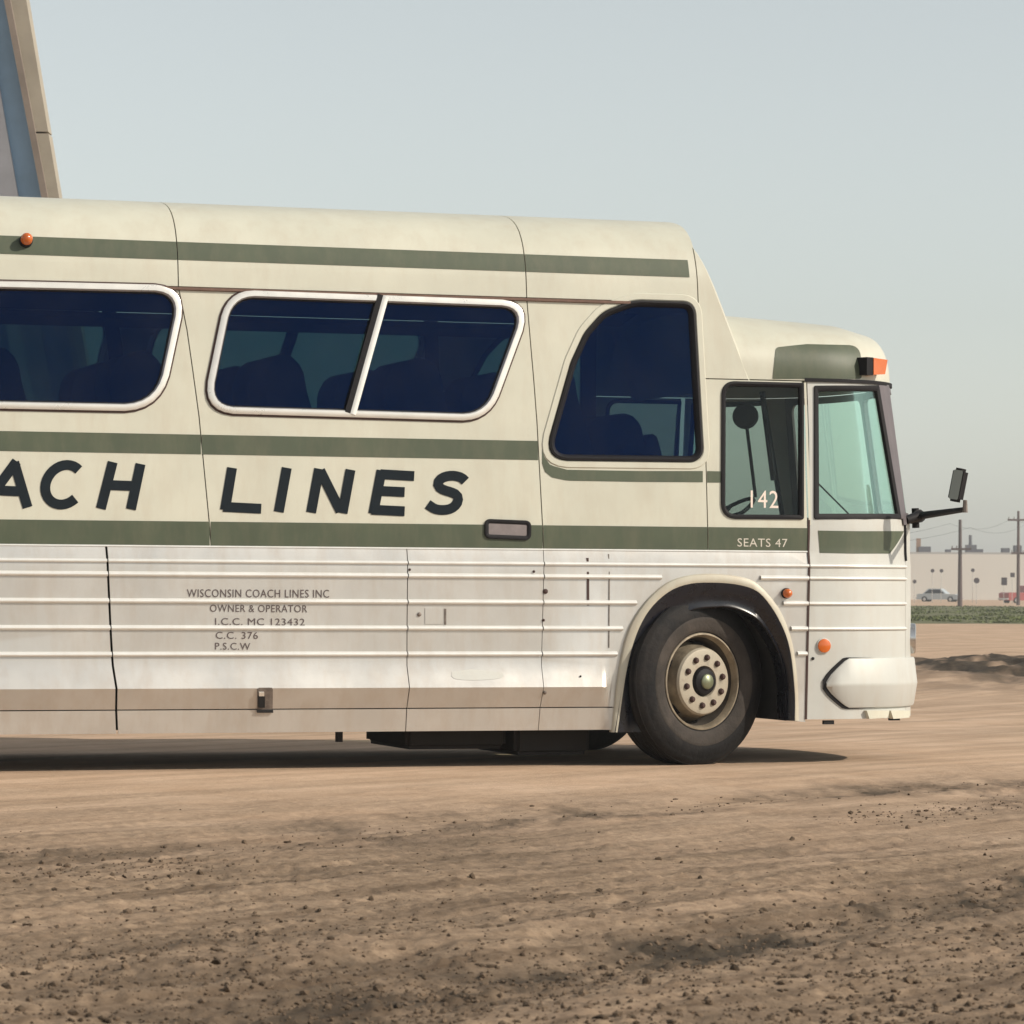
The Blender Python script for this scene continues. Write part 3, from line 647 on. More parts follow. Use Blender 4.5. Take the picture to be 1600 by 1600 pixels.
# cream surround under the front quarter window (raised edge of the panel)
ring('window_surround', inset(winq, -0.052), [r + .05 for r in radq], ((0.0, 0.0005), (0.006, 0.006), (0.040, 0.006), (0.046, 0.0005)), MT['cream'], bus)
# dark post between side window and door
loft('door_post', [[S(x, y, 0.004) for y in np.linspace(W2 + 0.17, WH - 0.01, 8)] for x in (uDn + 0.006, uDn + 0.022)], MT['cream'], bus)
# windscreen post, seen edge on at the front of the door
loft('screen_post', [[S(UDOOR + a, y, o) for y in np.linspace(WB - 0.02, WH - 0.004, 12)] for a, o in ((-0.04, 0.010), (0.0, 0.016), (0.03, 0.012), (0.05, 0.0))], MT['post'], bus, smooth=40)
loft('screen_post', [[S((1 - t) * (float(np.interp(y, [door_w[2][1], door_w[1][1]], [door_w[2][0], door_w[1][0]])) - 0.004) + t * (UDOOR - 0.03), y, 0.009 + 0.002 * t) for y in np.linspace(door_w[2][1], WH - 0.006, 12)] for t in (0, 0.5, 1)], MT['post'], bus)
loft('door_seal', [[S(UDOOR + a, y, o) for y in np.linspace(1.30, WB + 0.05, 6)] for a, o in ((-0.012, 0.002), (-0.008, 0.012), (0.008, 0.012), (0.012, 0.002))], MT['rubber'], bus)
dh = [S(rowu(lD, y) , y, 0.003) for y in np.linspace(WNB, WB, 14)]
loft('door_seal', [[p + Vector((a, -o, 0)) for p in dh] for a, o in ((-0.008, -0.006), (-0.006, 0.004), (0.006, 0.004), (0.008, -0.006))], MT['gasket'], bus)

# ---- stripes (flat paint)
def stripe(top, bot, off=0.0022, name='stripe', m='green', parent=bus, cols=None, rows=7):
    a = UW(top); b = UW(bot); n = cols or 40; a = resample(a, n); b = resample(b, n)
    return loft(name, [[S(p[0] * (1 - t) + q[0] * t, p[1] * (1 - t) + q[1] * t, off) for p, q in zip(a, b)] for t in np.linspace(0, 1, rows)], MT[m], parent, smooth=60)
def stripe_w(u0, u1, w0, w1, off=0.0022, rows=7, n=40): 
    return loft('stripe', [[S(x, y, off) for x in np.linspace(u0, u1, n)] for y in np.linspace(w0, w1, rows)], MT['green'], bus, smooth=60)
w1t, w1b = np.mean([uw(640, 392)[1], uw(200, 374)[1], uw(1000, 404)[1]]), np.mean([uw(640, 420)[1], uw(200, 402.5)[1], uw(1000, 430)[1]])
ue = uw(1076, 420)[0]
w2t, w2b = np.mean([uw(0, 671)[1], uw(420, 682)[1], uw(838, 690.5)[1]]), np.mean([uw(0, 703)[1], uw(420, 711)[1], uw(838, 721)[1]])
w3t = np.mean([uw(0, 808.6)[1], uw(420, 814)[1], uw(839, 822.6)[1], uw(1250, 828)[1]]); w3b = W2 + 0.007
print('stripes', w1t, w1b, w2t, w2b, w3t, WH, WHL, 'nose', NOSE, 'rake', RAKE, 'deck', DA, DB, 'du', du, 'UDOOR', UDOOR, USIL, UEND)
cs = [XR, uA(WD) + du, uA(WD), uB(WD), uC(WD)]
for a, b in zip(cs, cs[1:]): stripe_w(a + G, min(b - G, ue), w1b, w1t)
for fa, fb, lim in ((const(XR), sh0, 9), (sh0, uA, 9), (uA, uB, 9), (uB, uC, 9), (uC, const(uDn), 9)):
    stripe_w(fa((w3t + w3b) / 2) + G, fb((w3t + w3b) / 2) - G, w3b, w3t)
for fa, fb in ((const(XR), sh0), (sh0, uA), (uA, uB)): stripe_w(fa(2.0) + G, fb(2.0) - G, w2b, w2t)
stripe([(847, 700), (850, 714), (860, 727), (886, 734), (1000, 736), (1098, 736)], [(847, 724), (851, 737), (862, 746), (886, 751), (1000, 753), (1098, 753.5)])
stripe([(1105, 736), (1126, 736.5)], [(1105, 754), (1126, 754)], cols=6)
stripe([(1278, 829), (1340, 830), (1412, 830)], [(1281, 864), (1330, 865), (1390, 865)], cols=24)
# green flash on the cab side above the side window: a flat patch of paint laid on the dome
def ray_patch(name, poly_px, ob, m, off, step=7, parent=None):
    me = ob.data; bv = BVHTree.FromPolygons([v.co for v in me.vertices], [tuple(p.vertices) for p in me.polygons])
    x0, x1 = min(p[0] for p in poly_px), max(p[0] for p in poly_px); y0, y1 = min(p[1] for p in poly_px), max(p[1] for p in poly_px)
    P, F = cdt(dens(poly_px, step), (), list(np.arange(x0, x1, step)), list(np.arange(y0, y1, step))); V = []
    for p in P:
        h = bv.ray_cast(Vector(CAM), Vector(ray(*p)).normalized()); nn = h[1] if h[1] is not None else Vector((0, -1, 0))
        if nn.dot(Vector(ray(*p))) > 0: nn = -nn
        V.append((h[0] if h[0] is not None else S(*uw(*p))) + nn * off)
    return build(name, V, F, m, parent, 60)
ray_patch('stripe', rounded([(1207, 592), (1212, 543), (1260, 538), (1344, 540), (1346, 592)][::-1], [2, 6, 20, 18, 4][::-1]), cab_roof, MT['green'], 0.003, parent=bus)

# ---- lettering
def strokes(name, lines, wid, m, parent, off=0.0035):
    mb = MB()
    for k, P in enumerate(lines):
        P = [np.array(p, float) for p in P]; o = off + 0.0003 * k; Lf, Rt = [], []
        for i, p in enumerate(P):
            if i == 0: d = P[1] - P[0]
            elif i == len(P) - 1: d = P[-1] - P[-2]
            else: d = (P[i + 1] - P[i]) / np.linalg.norm(P[i + 1] - P[i]) + (p - P[i - 1]) / np.linalg.norm(p - P[i - 1])
            d = d / np.linalg.norm(d); nn = np.array([-d[1], d[0]]) * wid / 2; Lf.append(p + nn); Rt.append(p - nn)
        V = [S(*uw(*p), o) for p in Lf + Rt]; n = len(P); mb.add(V, [(i, i + 1, n + i + 1, n + i) for i in range(n - 1)])
    return mb.build(name, m, parent)
def arcp(cx, cy, rx, ry, a0, a1, sl, n=18):
    return [(cx + rx * math.cos(math.radians(a)) - sl * (ry * math.sin(math.radians(a))), cy + ry * math.sin(math.radians(a))) for a in np.linspace(a0, a1, n)]
T = 15.5
strokes('letter', [[(362.5, 731), (351.5, 797)], [(348.5, 792), (408, 795)]], T, MT['ink'], bus)                                       # L
strokes('letter', [[(448, 731), (435.5, 800)]], T, MT['ink'], bus)                                                                       # I
strokes('letter', [[(498.5, 732.5), (486, 801)], [(500, 735), (532, 799)], [(547.5, 734), (535, 802)]], T, MT['ink'], bus)               # N
strokes('letter', [[(596, 735), (583, 803)], [(594, 741), (647, 744)], [(590, 767), (632, 769)], [(580, 796.5), (632, 799)]], T, MT['ink'], bus)  # E
sS = [(726, 750)] + arcp(704, 753.5, 22, 11, -25, -90, .15, 5)[1:] + arcp(700, 755, 23, 13, -95, -265, .15, 12) + [(708, 770)] + arcp(696, 785, 23, 14, -60, 90, .15, 12) + arcp(694, 784, 26, 14.5, 95, 150, .15, 5)
sS = [(727, 752), (721, 746.5), (710, 743.5), (699, 744), (689, 748), (684, 755), (686, 761.5), (694, 766), (704, 769), (713, 773), (716, 780), (713, 788), (705, 794.5), (693, 797), (680, 795.5), (668, 788)]
strokes('letter', [resample(smoothline(sS, 34), 30)], T, MT['ink'], bus)                                                                 # S
strokes('letter', [[(176, 722), (157.5, 795)], [(219.5, 725), (204.5, 796)], [(170, 758), (210, 759.5)]], T, MT['ink'], bus)             # H
strokes('letter', [arcp(100, 757.5, 29, 31, -48, -316, .16, 26)], T, MT['ink'], bus)                                                     # C
strokes('letter', [[(26, 721), (-24, 789)], [(22, 722), (43, 793)], [(-12, 766), (33, 768)]], T, MT['ink'], bus)                         # A
strokes('letter', [arcp(-80, 752, 30, 31, 0, 360, .16, 34)], T, MT['ink'], bus)                                                          # O
strokes('letter', [arcp(-170, 748, 29, 31, -48, -316, .16, 26)], T, MT['ink'], bus)                                                      # C
def small_text(name, txt, box, m, off, parent, shear=0.0, lift=None, bold=0.0):
    cu = bpy.data.curves.new('lettering', 'FONT'); cu.body = txt; cu.size = 1; cu.shear = shear; cu.resolution_u = 3; cu.offset = bold; cu.space_character = 1.08
    to = bpy.data.objects.new('lettering', cu); C.objects.link(to); bpy.context.view_layer.update()
    me = bpy.data.meshes.new_from_object(to); bpy.data.objects.remove(to); bpy.data.curves.remove(cu)
    co = np.array([v.co[:] for v in me.vertices]); x0, x1, y0, y1 = co[:, 0].min(), co[:, 0].max(), co[:, 1].min(), co[:, 1].max(); (ax, ay), (bx, by), hgt = box
    for v, c in zip(me.vertices, co):
        t = (c[0] - x0) / (x1 - x0); s_ = (c[1] - y0) / (y1 - y0); px = ax + (bx - ax) * t; py = ay + (by - ay) * t - hgt * s_; v.co = S(*uw(px, py), off)
    me.name = name; o = link(name, me, m, parent); o['kind'] = 'stuff'; return o
small_text('lettering', 'WISCONSIN COACH LINES INC', ((292, 933), (514, 934), 12.5), MT['smallink'], 0.003, bus, bold=0)
small_text('lettering', 'OWNER & OPERATOR', ((328, 956), (480, 957), 11.5), MT['smallink'], 0.003, bus, bold=0)
small_text('lettering', 'I.C.C. MC 123432', ((336, 976.5), (476, 977.5), 11), MT['smallink'], 0.003, bus, bold=0)
small_text('lettering', 'C.C. 376', ((337, 998), (403, 998.5), 11), MT['smallink'], 0.003, bus, bold=0)
small_text('lettering', 'P.S.C.W', ((336, 1015), (391, 1015.5), 11), MT['smallink'], 0.003, bus, bold=0)
small_text('lettering', 'SEATS 47', ((1152, 854), (1230, 855), 13), MT['palepaint'], 0.0035, bus, bold=0)
small_text('number_decal', '142', ((1173, 793), (1216, 794), 27), mat('pale_pink_decal', (0.80, 0.68, 0.60), 0.6), 0.001, bus, bold=0)

# ---- bumper
def bumper():
    tipu, tipw = uw(1290, 1070); us = np.r_[np.linspace(tipu, tipu + 0.16, 6), np.linspace(tipu + 0.2, UEND - 0.001, 26)]; loops = []
    for k in range(9): loops.append([])
    def sect(u, mir):
        t = min(1, (u - tipu) / 0.15); t2 = t ** 0.75; top = tipw + 0.018 + (0.150) * t2; bot = tipw - 0.012 - 0.135 * t2; e = 0.022 + 0.020 * min(1, (u - tipu) / 0.06)
        return [S(u, y, o, mir) for y, o in ((top, 0.0), (top, e * 0.45), (top - 0.012, e * .62), (tipw + 0.012, e * 1.02), (tipw, e * 1.06), (tipw - 0.012, e * 1.0), (bot + 0.012, e * 0.55), (bot, e * 0.40), (bot, 0.0))]
    for mir in MIRS:
        ss = np.linspace(tipu - 0.022, tipu + 0.40, 16); g = lambda u: min(1, max(0, (u - tipu + 0.022) / 0.15)) ** 0.75
        loft('bumper_gap_shade', [[S(u, tipw + a, o, mir) for a, o in ((0.016 + 0.012 * q_ + 0.150 * g(u), 0.001), (0.015 + 0.011 * q_ + 0.149 * g(u), 0.010), (-0.010 - 0.011 * q_ - 0.135 * g(u), 0.010), (-0.011 - 0.012 * q_ - 0.136 * g(u), 0.001))] for u, q_ in zip(ss, np.linspace(1, 0, 16) ** 0.6)], MT['rubber'], bus)  # black strip stands in for the shaded gap round the bumper end
    cols = [sect(u, False) for u in us] + [sect(u, True) for u in us[::-1]]
    return loft('bumper', cols, MT['white'], bus, smooth=32, cap=True)
bumper()
for k, (a, b) in enumerate(((1350, 1384), (1386, 1416))):
    P = UW([(a, 1110), (b, 1110), (b - 2, 1121), (a + 4, 1123)]); panel('valance_bracket', P, MT['cream'], bus, off=0.03, t=0.03)
for px, py in ((1297, 1128), (1400, 1122)):
    p = S(*uw(px, py - 4), 0.0); MB().box(p + Vector((0, 0.03, -0.02)), (0.07, 0.03, 0.025)).build('tow_hook', MT['dark'], bus)
# headlamps on the nose (the near one shows as a pale bump on the outline)
for mir in MIRS:
    for fu in (0.40, 0.62):
        u = USIL + (UEND - USIL) * (fu - 0.38); wv = uw(1420, 998)[1]; p = S(u, wv, 0.0, mir); nv = (S(u, wv, 0.05, mir) - p).normalized()
        h = MB().lathe([(0.0, 0.035), (0.07, 0.028), (0.082, 0.022)], p, nv, 20).build('headlamp', MT['lens'], bus, 40)
        MB().lathe([(0.082, 0.02), (0.088, 0.034), (0.098, 0.03), (0.102, -0.02)], p, nv, 20).build('trim_ring', MT['chrome'], h, 40)
# ---- marker lamps, vents, latches
def lamp(px, py, r, m, L=0.05, housing=True, elong=1.3, d=(0, -1, 0.0)):
    p = S(*uw(px, py), 0.0); n_ = (S(*uw(px, py), 0.05) - p).normalized()
    b = MB().lathe([(r * 1.12, -0.005), (r * 1.12, L * 0.35), (r, L * 0.4)], p, n_, 16).build('marker_lamp', MT['rubber'] if housing else MT['white'], bus, 30)
    MB().lathe([(r, L * 0.38), (r * 0.95, L * 0.75), (r * 0.6, L), (0.0, L * 1.06)], p, n_, 16).build('lens', m, b, 50)
lamp(1228, 927, 0.030, MT['redamber'], 0.055); lamp(1287, 1009, 0.045, MT['amber'], 0.022, False); lamp(40, 378, 0.036, MT['redamber'], 0.075, d=(1, 0, 0))
me = cab_roof.data; bv = BVHTree.FromPolygons([v.co for v in me.vertices], [tuple(p.vertices) for p in me.polygons])
h = bv.ray_cast(Vector(CAM), Vector(ray(1350, 573)).normalized()); hp = h[0] if h[0] else S(*uw(1350, 594))
hb = MB(); fwd = (S(uw(1356, 640)[0] + 0.05, 2.2) - S(uw(1356, 640)[0] - 0.05, 2.2)).normalized(); ang = math.atan2(fwd.y, fwd.x); Rz = Matrix.Rotation(ang, 3, 'Z')
cl = hb.box(hp + Rz @ Vector((-0.02, -0.02, 0.0)), (0.06, 0.10, 0.115), Rz).build('clearance_lamp', MT['rubber'], bus)
lm = MB(); q = [hp + Rz @ Vector(v) for v in ((0.0105, -0.075, -0.055), (0.0105, 0.035, -0.055), (0.0105, 0.035, 0.055), (0.0105, -0.075, 0.055), (0.14, -0.058, -0.045), (0.14, 0.03, -0.045), (0.165, 0.03, 0.05), (0.165, -0.058, 0.05))]
lm.add(q, [(0, 1, 2, 3), (4, 5, 6, 7), (0, 1, 5, 4), (1, 2, 6, 5), (2, 3, 7, 6), (3, 0, 4, 7)]).build('lens', MT['amber'], cl)
vc = UW([(757, 811), (829, 814), (829, 844), (757, 841)])
vf = ring('side_vent', vc, [0.035] * 4, ((-0.002, 0.001), (0.0, 0.014), (0.012, 0.016), (0.024, 0.010), (0.026, 0.002)), MT['rubber'], bus)
panel('grille', rounded(inset(vc, 0.022), [0.02] * 4), MT['vent'], vf, off=0.006, t=0.004)
lb = UW([(402, 1075), (426, 1075), (426, 1112), (402, 1112)]); 
lt = panel('latch_recess', rounded(lb, [.01] * 4), MT['latch'], bus, off=0.006, t=0.01)
for a, b, m_ in (((403, 1086), (413, 1104), 'dark'), ((401, 1108), (426, 1113), 'dark'), ((404, 1080), (412, 1086), 'frame')):
    panel('latch', UW([(a[0], a[1]), (b[0], a[1]), (b[0], b[1]), (a[0], b[1])]), MT[m_], lt, off=0.016, t=0.010)
for px, py, r, m_ in ((852, 924, 0.016, 'gasket'), (655, 960, 0.013, 'latch'), (640, 890, 0.008, 'gasket'), (834, 893, 0.008, 'gasket'), (849, 969, 0.009, 'gasket'), (907, 1057, 0.006, 'dark'), (1270, 1029, 0.010, 'dark'), (851, 1082, 0.012, 'latch')):
    p = S(*uw(px, py), 0.0); n_ = (S(*uw(px, py), 0.05) - p).normalized(); MB().lathe([(r, -0.002), (r, 0.006), (r * .6, 0.010), (0, 0.011)], p, n_, 12).build('lock', MT[m_], bus, 40)
for P, m_ in (([(916, 872), (919.5, 872), (920.5, 946), (917, 946)], 'gasket'), ([(694, 951), (697, 951), (697, 976), (694, 976)], 'latch'), ([(950, 866), (951.6, 866), (952, 1012), (950.4, 1012)], 'latch'), ([(664, 950), (692, 950), (692, 975), (664, 975)], 'white')):
    panel('hinge' if m_ != 'white' else 'filler_flap', UW(P), MT[m_] if m_ != 'white' else MT['alum'], bus, off=0.004, t=0.006, grid=([], []))
panel('scraped_patch', smoothline(UW([(706, 1050), (740, 1046), (785, 1052), (780, 1060), (740, 1063), (708, 1060), (706, 1050)]), 30)[:-1], MT['white'], bus, off=0.002, t=0.001)
# ---- mirror
def mirror():
    b = at_depth(1437, 806, 23.2); tip = at_depth(1508, 796, 22.7); head = at_depth(1497, 758, 22.7)
    o = MB().bar(b, tip, 0.026, 0.017, 10).build('mirror_arm', MT['rubber'], bus, 40)
    bb = MB(); bb.bar(at_depth(1430, 794, 23.25), at_depth(1431, 825, 23.25), 0.025, 0.025, 10); bb.bar(at_depth(1424, 812, 23.3), b, 0.03, 0.045, 10); bb.bar(S(UDOOR + 0.03, WB + 0.01), b, 0.028, 0.035, 10); bb.build('bracket', MT['rubber'], o, 40)
    MB().bar(Vector(tip) + Vector((0, 0, -0.02)), Vector(tip) + Vector((0, 0, 0.06)), 0.018, 0.014, 8).build('pivot', MT['latch'], o)
    ax = Vector(at_depth(1502, 732, 22.7)) - Vector(at_depth(1492, 784, 22.7)); hgt = ax.length; ax.normalize(); nv = (Vector(CAM) - Vector(head)); nv = (nv.normalized() + Vector((-0.55, 0.9, 0))).normalized()
    nv = Vector((-0.86, -0.50, 0.0)).normalized(); sd = ax.cross(nv).normalized(); nv = sd.cross(ax).normalized(); R = Matrix((sd, nv, ax)).transposed()
    hd = bmesh.new(); bmesh.ops.create_cube(hd, size=1)
    bmesh.ops.scale(hd, verts=hd.verts, vec=(0.085, 0.05, hgt)); bmesh.ops.bevel(hd, geom=[e for e in hd.edges if abs((e.verts[0].co - e.verts[1].co).y) > 0.01] , offset=0.02, segments=4, affect='EDGES')
    me = bpy.data.meshes.new('mirror_head'); hd.to_mesh(me); hd.free(); me.transform(Matrix.Translation(head) @ R.to_4x4()); link('mirror_head', me, MT['rubber'], o)
    q = [Vector(head) + R @ Vector((x * 0.036, 0.0265, z * (hgt / 2 - 0.014))) for x, z in ((-1, -0.9), (-.85, -1), (.85, -1), (1, -.9), (1, .9), (.85, 1), (-.85, 1), (-1, .9))]
    build('mirror_glass', q, [tuple(range(8))], mat('mirror_silver', (0.30, 0.32, 0.29), 0.35, 0.4), o)
mirror()

# ---- wheels
DUSTY = mat('dusty_rubber', (0.060, 0.050, 0.043), 0.8, 0, 0.55, 4, 0.2, 60, dust=((0.02, 0.02, 0.02), 0.9), dsc=(3.5, 3.5, 3.5), spec=0.3)
def wheel(loc, steer, out=-1):
    root = empty('wheel', (0, 0, 0), bus); ax = Vector((math.sin(steer), out * math.cos(steer), 0)); o = Vector(loc); R = 0.530
    tp = [(0.300, -0.12), (0.335, -0.145), (0.42, -0.150), (0.48, -0.142), (0.512, -0.125), (0.527, -0.108)]
    for k, t in enumerate(np.linspace(-0.1, 0.1, 9)): tp += [(R, t - 0.008), (R, t + 0.008)] if k % 2 == 0 else [(R - 0.014, t - 0.006), (R - 0.014, t + 0.006)]
    tp += [(0.527, 0.108), (0.512, 0.125), (0.49, 0.138), (0.478, 0.140), (0.47, 0.147), (0.42, 0.152), (0.36, 0.148), (0.335, 0.142), (0.325, 0.134), (0.310, 0.128), (0.300, 0.118)]
    MB().lathe(tp, o, ax, 72).build('tyre', MT['tyre'], root, 40)
    MB().lathe([(0.316, 0.1335), (0.330, 0.1425), (0.345, 0.1475), (0.362, 0.1505), (0.385, 0.1525), (0.402, 0.1535), (0.408, 0.1500)], o, ax, 72).build('sidewall_band', DUSTY, root, 40)
    rp = [(0.312, 0.118), (0.306, 0.134), (0.296, 0.136), (0.288, 0.122), (0.280, 0.09), (0.268, 0.05), (0.262, -0.02), (0.262, -0.10), (0.20, -0.12), (0.0, -0.12)]
    MB().lathe(rp[:5], o, ax, 56).build('rim', MT['rim'], root, 40); MB().lathe(rp[4:], o, ax, 56).build('barrel', MT['barrel'], root, 40)
    dp = [(0.262, -0.02), (0.252, 0.005), (0.238, 0.04), (0.225, 0.09), (0.214, 0.130), (0.204, 0.146), (0.190, 0.150), (0.100, 0.150), (0.094, 0.140), (0.094, 0.06)]
    MB().lathe(dp[4:], o, ax, 56).build('disc', MT['disc'], root, 35); MB().lathe(dp[:5], o, ax, 56).build('dish', MT['rim'], root, 35)
    q = ax.to_track_quat('Z', 'Y')
    for k in range(10):
        a = 2 * math.pi * (k + 0.3) / 10; p = o + q @ Vector((0.152 * math.cos(a), 0.152 * math.sin(a), 0.150))
        MB().lathe([(0.021, 0.0015), (0.019, 0.012), (0.012, 0.022), (0.0, 0.024)], p, ax, 8).build('wheel_nut', MT['gasket'], root, 30)
    for k in range(5):
        a = 2 * math.pi * (k + 0.15) / 5; c, s_ = math.cos(a), math.sin(a)
        V = [o + q @ Vector((r * math.cos(a + da), r * math.sin(a + da), h + 0.003)) for r, h, da in ((0.2545, 0.003, -.17), (0.2545, 0.003, .17), (0.2455, 0.030, .2), (0.233, 0.066, .17), (0.233, 0.066, -.17), (0.2455, 0.030, -.2))]
        V = [v + (v - o).normalized() * 0.004 for v in V]; build('hand_hole', V, [tuple(range(6))], MT['dark'], root)
    MB().lathe([(0.094, 0.10), (0.090, 0.145), (0.080, 0.165), (0.060, 0.172), (0.050, 0.176)], o, ax, 28).build('hub', MT['rubber'], root, 35)
    MB().lathe([(0.050, 0.160), (0.048, 0.184), (0.038, 0.194), (0.0, 0.198)], o, ax, 24).build('axle_cap', mat('greenish_cap', (0.23, 0.25, 0.16), 0.4, 0.5) if out < 0 and steer else MT['latch'], root, 40)
ST = math.radians(20)
wc_ = gnd(1083, 1196)
wheel((0.035, 0.175, 0.527), ST); wheel((0.035, WID - 0.175, 0.527), -ST, 1)
for y, o in ((0.2, -1), (WID - 0.2, 1)): wheel((-6.6, y, 0.527), 0.0, o)

# ---- underside
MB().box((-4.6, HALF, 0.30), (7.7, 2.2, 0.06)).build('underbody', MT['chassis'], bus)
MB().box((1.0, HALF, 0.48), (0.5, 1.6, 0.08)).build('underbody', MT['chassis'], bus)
MB().bar((0.035, 0.35, 0.50), (0.035, WID - 0.35, 0.50), 0.07).build('axle', MT['chassis'], bus)
def tank(x0, x1, y0, y1, z0, z1, nm='tank'):
    b = bmesh.new(); bmesh.ops.create_cube(b, size=1); bmesh.ops.scale(b, verts=b.verts, vec=(x1 - x0, y1 - y0, z1 - z0)); bmesh.ops.bevel(b, geom=b.edges[:], offset=0.03, segments=3, affect='EDGES')
    me = bpy.data.meshes.new(nm); b.to_mesh(me); b.free(); me.transform(Matrix.Translation(((x0 + x1) / 2, (y0 + y1) / 2, (z0 + z1) / 2))); link(nm, me, MT['chassis'], bus)
tank(-1.78, -1.12, 0.35, 1.3, 0.10, 0.40); tank(-1.08, -0.58, 0.30, 1.2, 0.06, 0.40, 'air_tank')
MB().box((-2.26, 0.18, 0.205), (0.035, 0.05, 0.09)).build('jacking_bracket', MT['dark'], bus)
MB().box((XR, HALF, 1.75), (0.05, WID - 0.14, 2.9)).build('rear_wall', MT['cream'], bus)

# ---- inside
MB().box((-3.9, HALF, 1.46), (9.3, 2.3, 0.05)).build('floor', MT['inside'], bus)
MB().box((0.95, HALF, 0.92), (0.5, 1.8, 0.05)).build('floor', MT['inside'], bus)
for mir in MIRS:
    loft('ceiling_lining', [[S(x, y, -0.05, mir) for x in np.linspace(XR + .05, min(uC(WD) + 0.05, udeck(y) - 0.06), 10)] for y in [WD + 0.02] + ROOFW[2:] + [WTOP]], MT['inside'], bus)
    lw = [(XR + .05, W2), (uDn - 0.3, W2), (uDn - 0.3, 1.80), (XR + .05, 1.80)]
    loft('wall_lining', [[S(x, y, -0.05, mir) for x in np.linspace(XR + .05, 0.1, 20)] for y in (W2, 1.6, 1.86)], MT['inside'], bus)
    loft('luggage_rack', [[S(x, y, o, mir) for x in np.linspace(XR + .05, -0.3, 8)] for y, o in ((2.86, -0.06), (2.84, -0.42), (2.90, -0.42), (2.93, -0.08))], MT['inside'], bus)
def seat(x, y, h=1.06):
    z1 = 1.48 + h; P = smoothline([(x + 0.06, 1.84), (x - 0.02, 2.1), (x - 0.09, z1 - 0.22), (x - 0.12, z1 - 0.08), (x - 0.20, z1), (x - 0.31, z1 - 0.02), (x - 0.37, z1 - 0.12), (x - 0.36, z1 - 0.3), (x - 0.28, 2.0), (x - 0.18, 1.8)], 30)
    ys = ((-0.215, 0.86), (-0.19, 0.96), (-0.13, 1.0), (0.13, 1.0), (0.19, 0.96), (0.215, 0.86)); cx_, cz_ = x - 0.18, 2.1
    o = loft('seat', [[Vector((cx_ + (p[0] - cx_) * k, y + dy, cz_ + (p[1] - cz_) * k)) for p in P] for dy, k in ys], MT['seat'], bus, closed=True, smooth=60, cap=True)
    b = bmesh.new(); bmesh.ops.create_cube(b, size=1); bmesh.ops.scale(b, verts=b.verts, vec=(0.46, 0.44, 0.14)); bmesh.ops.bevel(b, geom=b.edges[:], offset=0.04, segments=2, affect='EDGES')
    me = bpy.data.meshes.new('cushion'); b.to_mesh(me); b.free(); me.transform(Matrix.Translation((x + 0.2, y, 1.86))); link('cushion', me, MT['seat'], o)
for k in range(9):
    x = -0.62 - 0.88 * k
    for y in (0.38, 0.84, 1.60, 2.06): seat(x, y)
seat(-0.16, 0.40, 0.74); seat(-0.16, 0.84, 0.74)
# cab: dash, steering wheel, driver's seat back, inner post with a round fan
db = MB(); db.box((1.12, HALF, 1.30), (0.24, 1.5, 0.36)); db.build('dashboard', MT['cabin'], bus)
sw = MB(); tilt = Vector((-0.55, 0, 0.83)).normalized(); sq = tilt.to_track_quat('Z', 'Y'); ctr = Vector((0.92, 1.86, 1.60))
for k in range(24):
    a, b = 2 * math.pi * k / 24, 2 * math.pi * (k + 1) / 24; sw.bar(ctr + sq @ Vector((0.25 * math.cos(a), 0.25 * math.sin(a), 0)), ctr + sq @ Vector((0.25 * math.cos(b), 0.25 * math.sin(b), 0)), 0.014, n=6)
for a in (0.3, 2.4, 4.5): sw.bar(ctr, ctr + sq @ Vector((0.25 * math.cos(a), 0.25 * math.sin(a), 0)), 0.01, n=6)
sw.bar(ctr, ctr - tilt * 0.5, 0.03); sw.build('steering_wheel', MT['rubber'], bus)
MB().box((0.42, HALF, 1.25), (0.04, 2.2, 0.5)).build('modesty_panel', MT['inside'], bus)
fp = S(*uw(1192, 640), -0.30); fa = MB(); fa.lathe([(0.0, -0.03), (0.07, -0.025), (0.085, 0.0), (0.07, 0.03), (0.0, 0.04)], fp, (-0.4, -0.9, 0.1), 20); fan = fa.build('fan', MT['rubber'], bus, 40)
MB().bar(fp, S(*uw(1208, 768), -0.30), 0.012, 0.012, 8).build('pole', MT['rubber'], fan)
MB().bar(S(*uw(1222, 600), -0.34), S(*uw(1240, 740), -0.34), 0.02, 0.02, 8).build('grab_rail', MT['rubber'], bus)
MB().bar(at_depth(1275, 752, 23.3), at_depth(1326, 803, 23.3), 0.006, 0.006, 6).build('wiper_arm', MT['rubber'], bus)

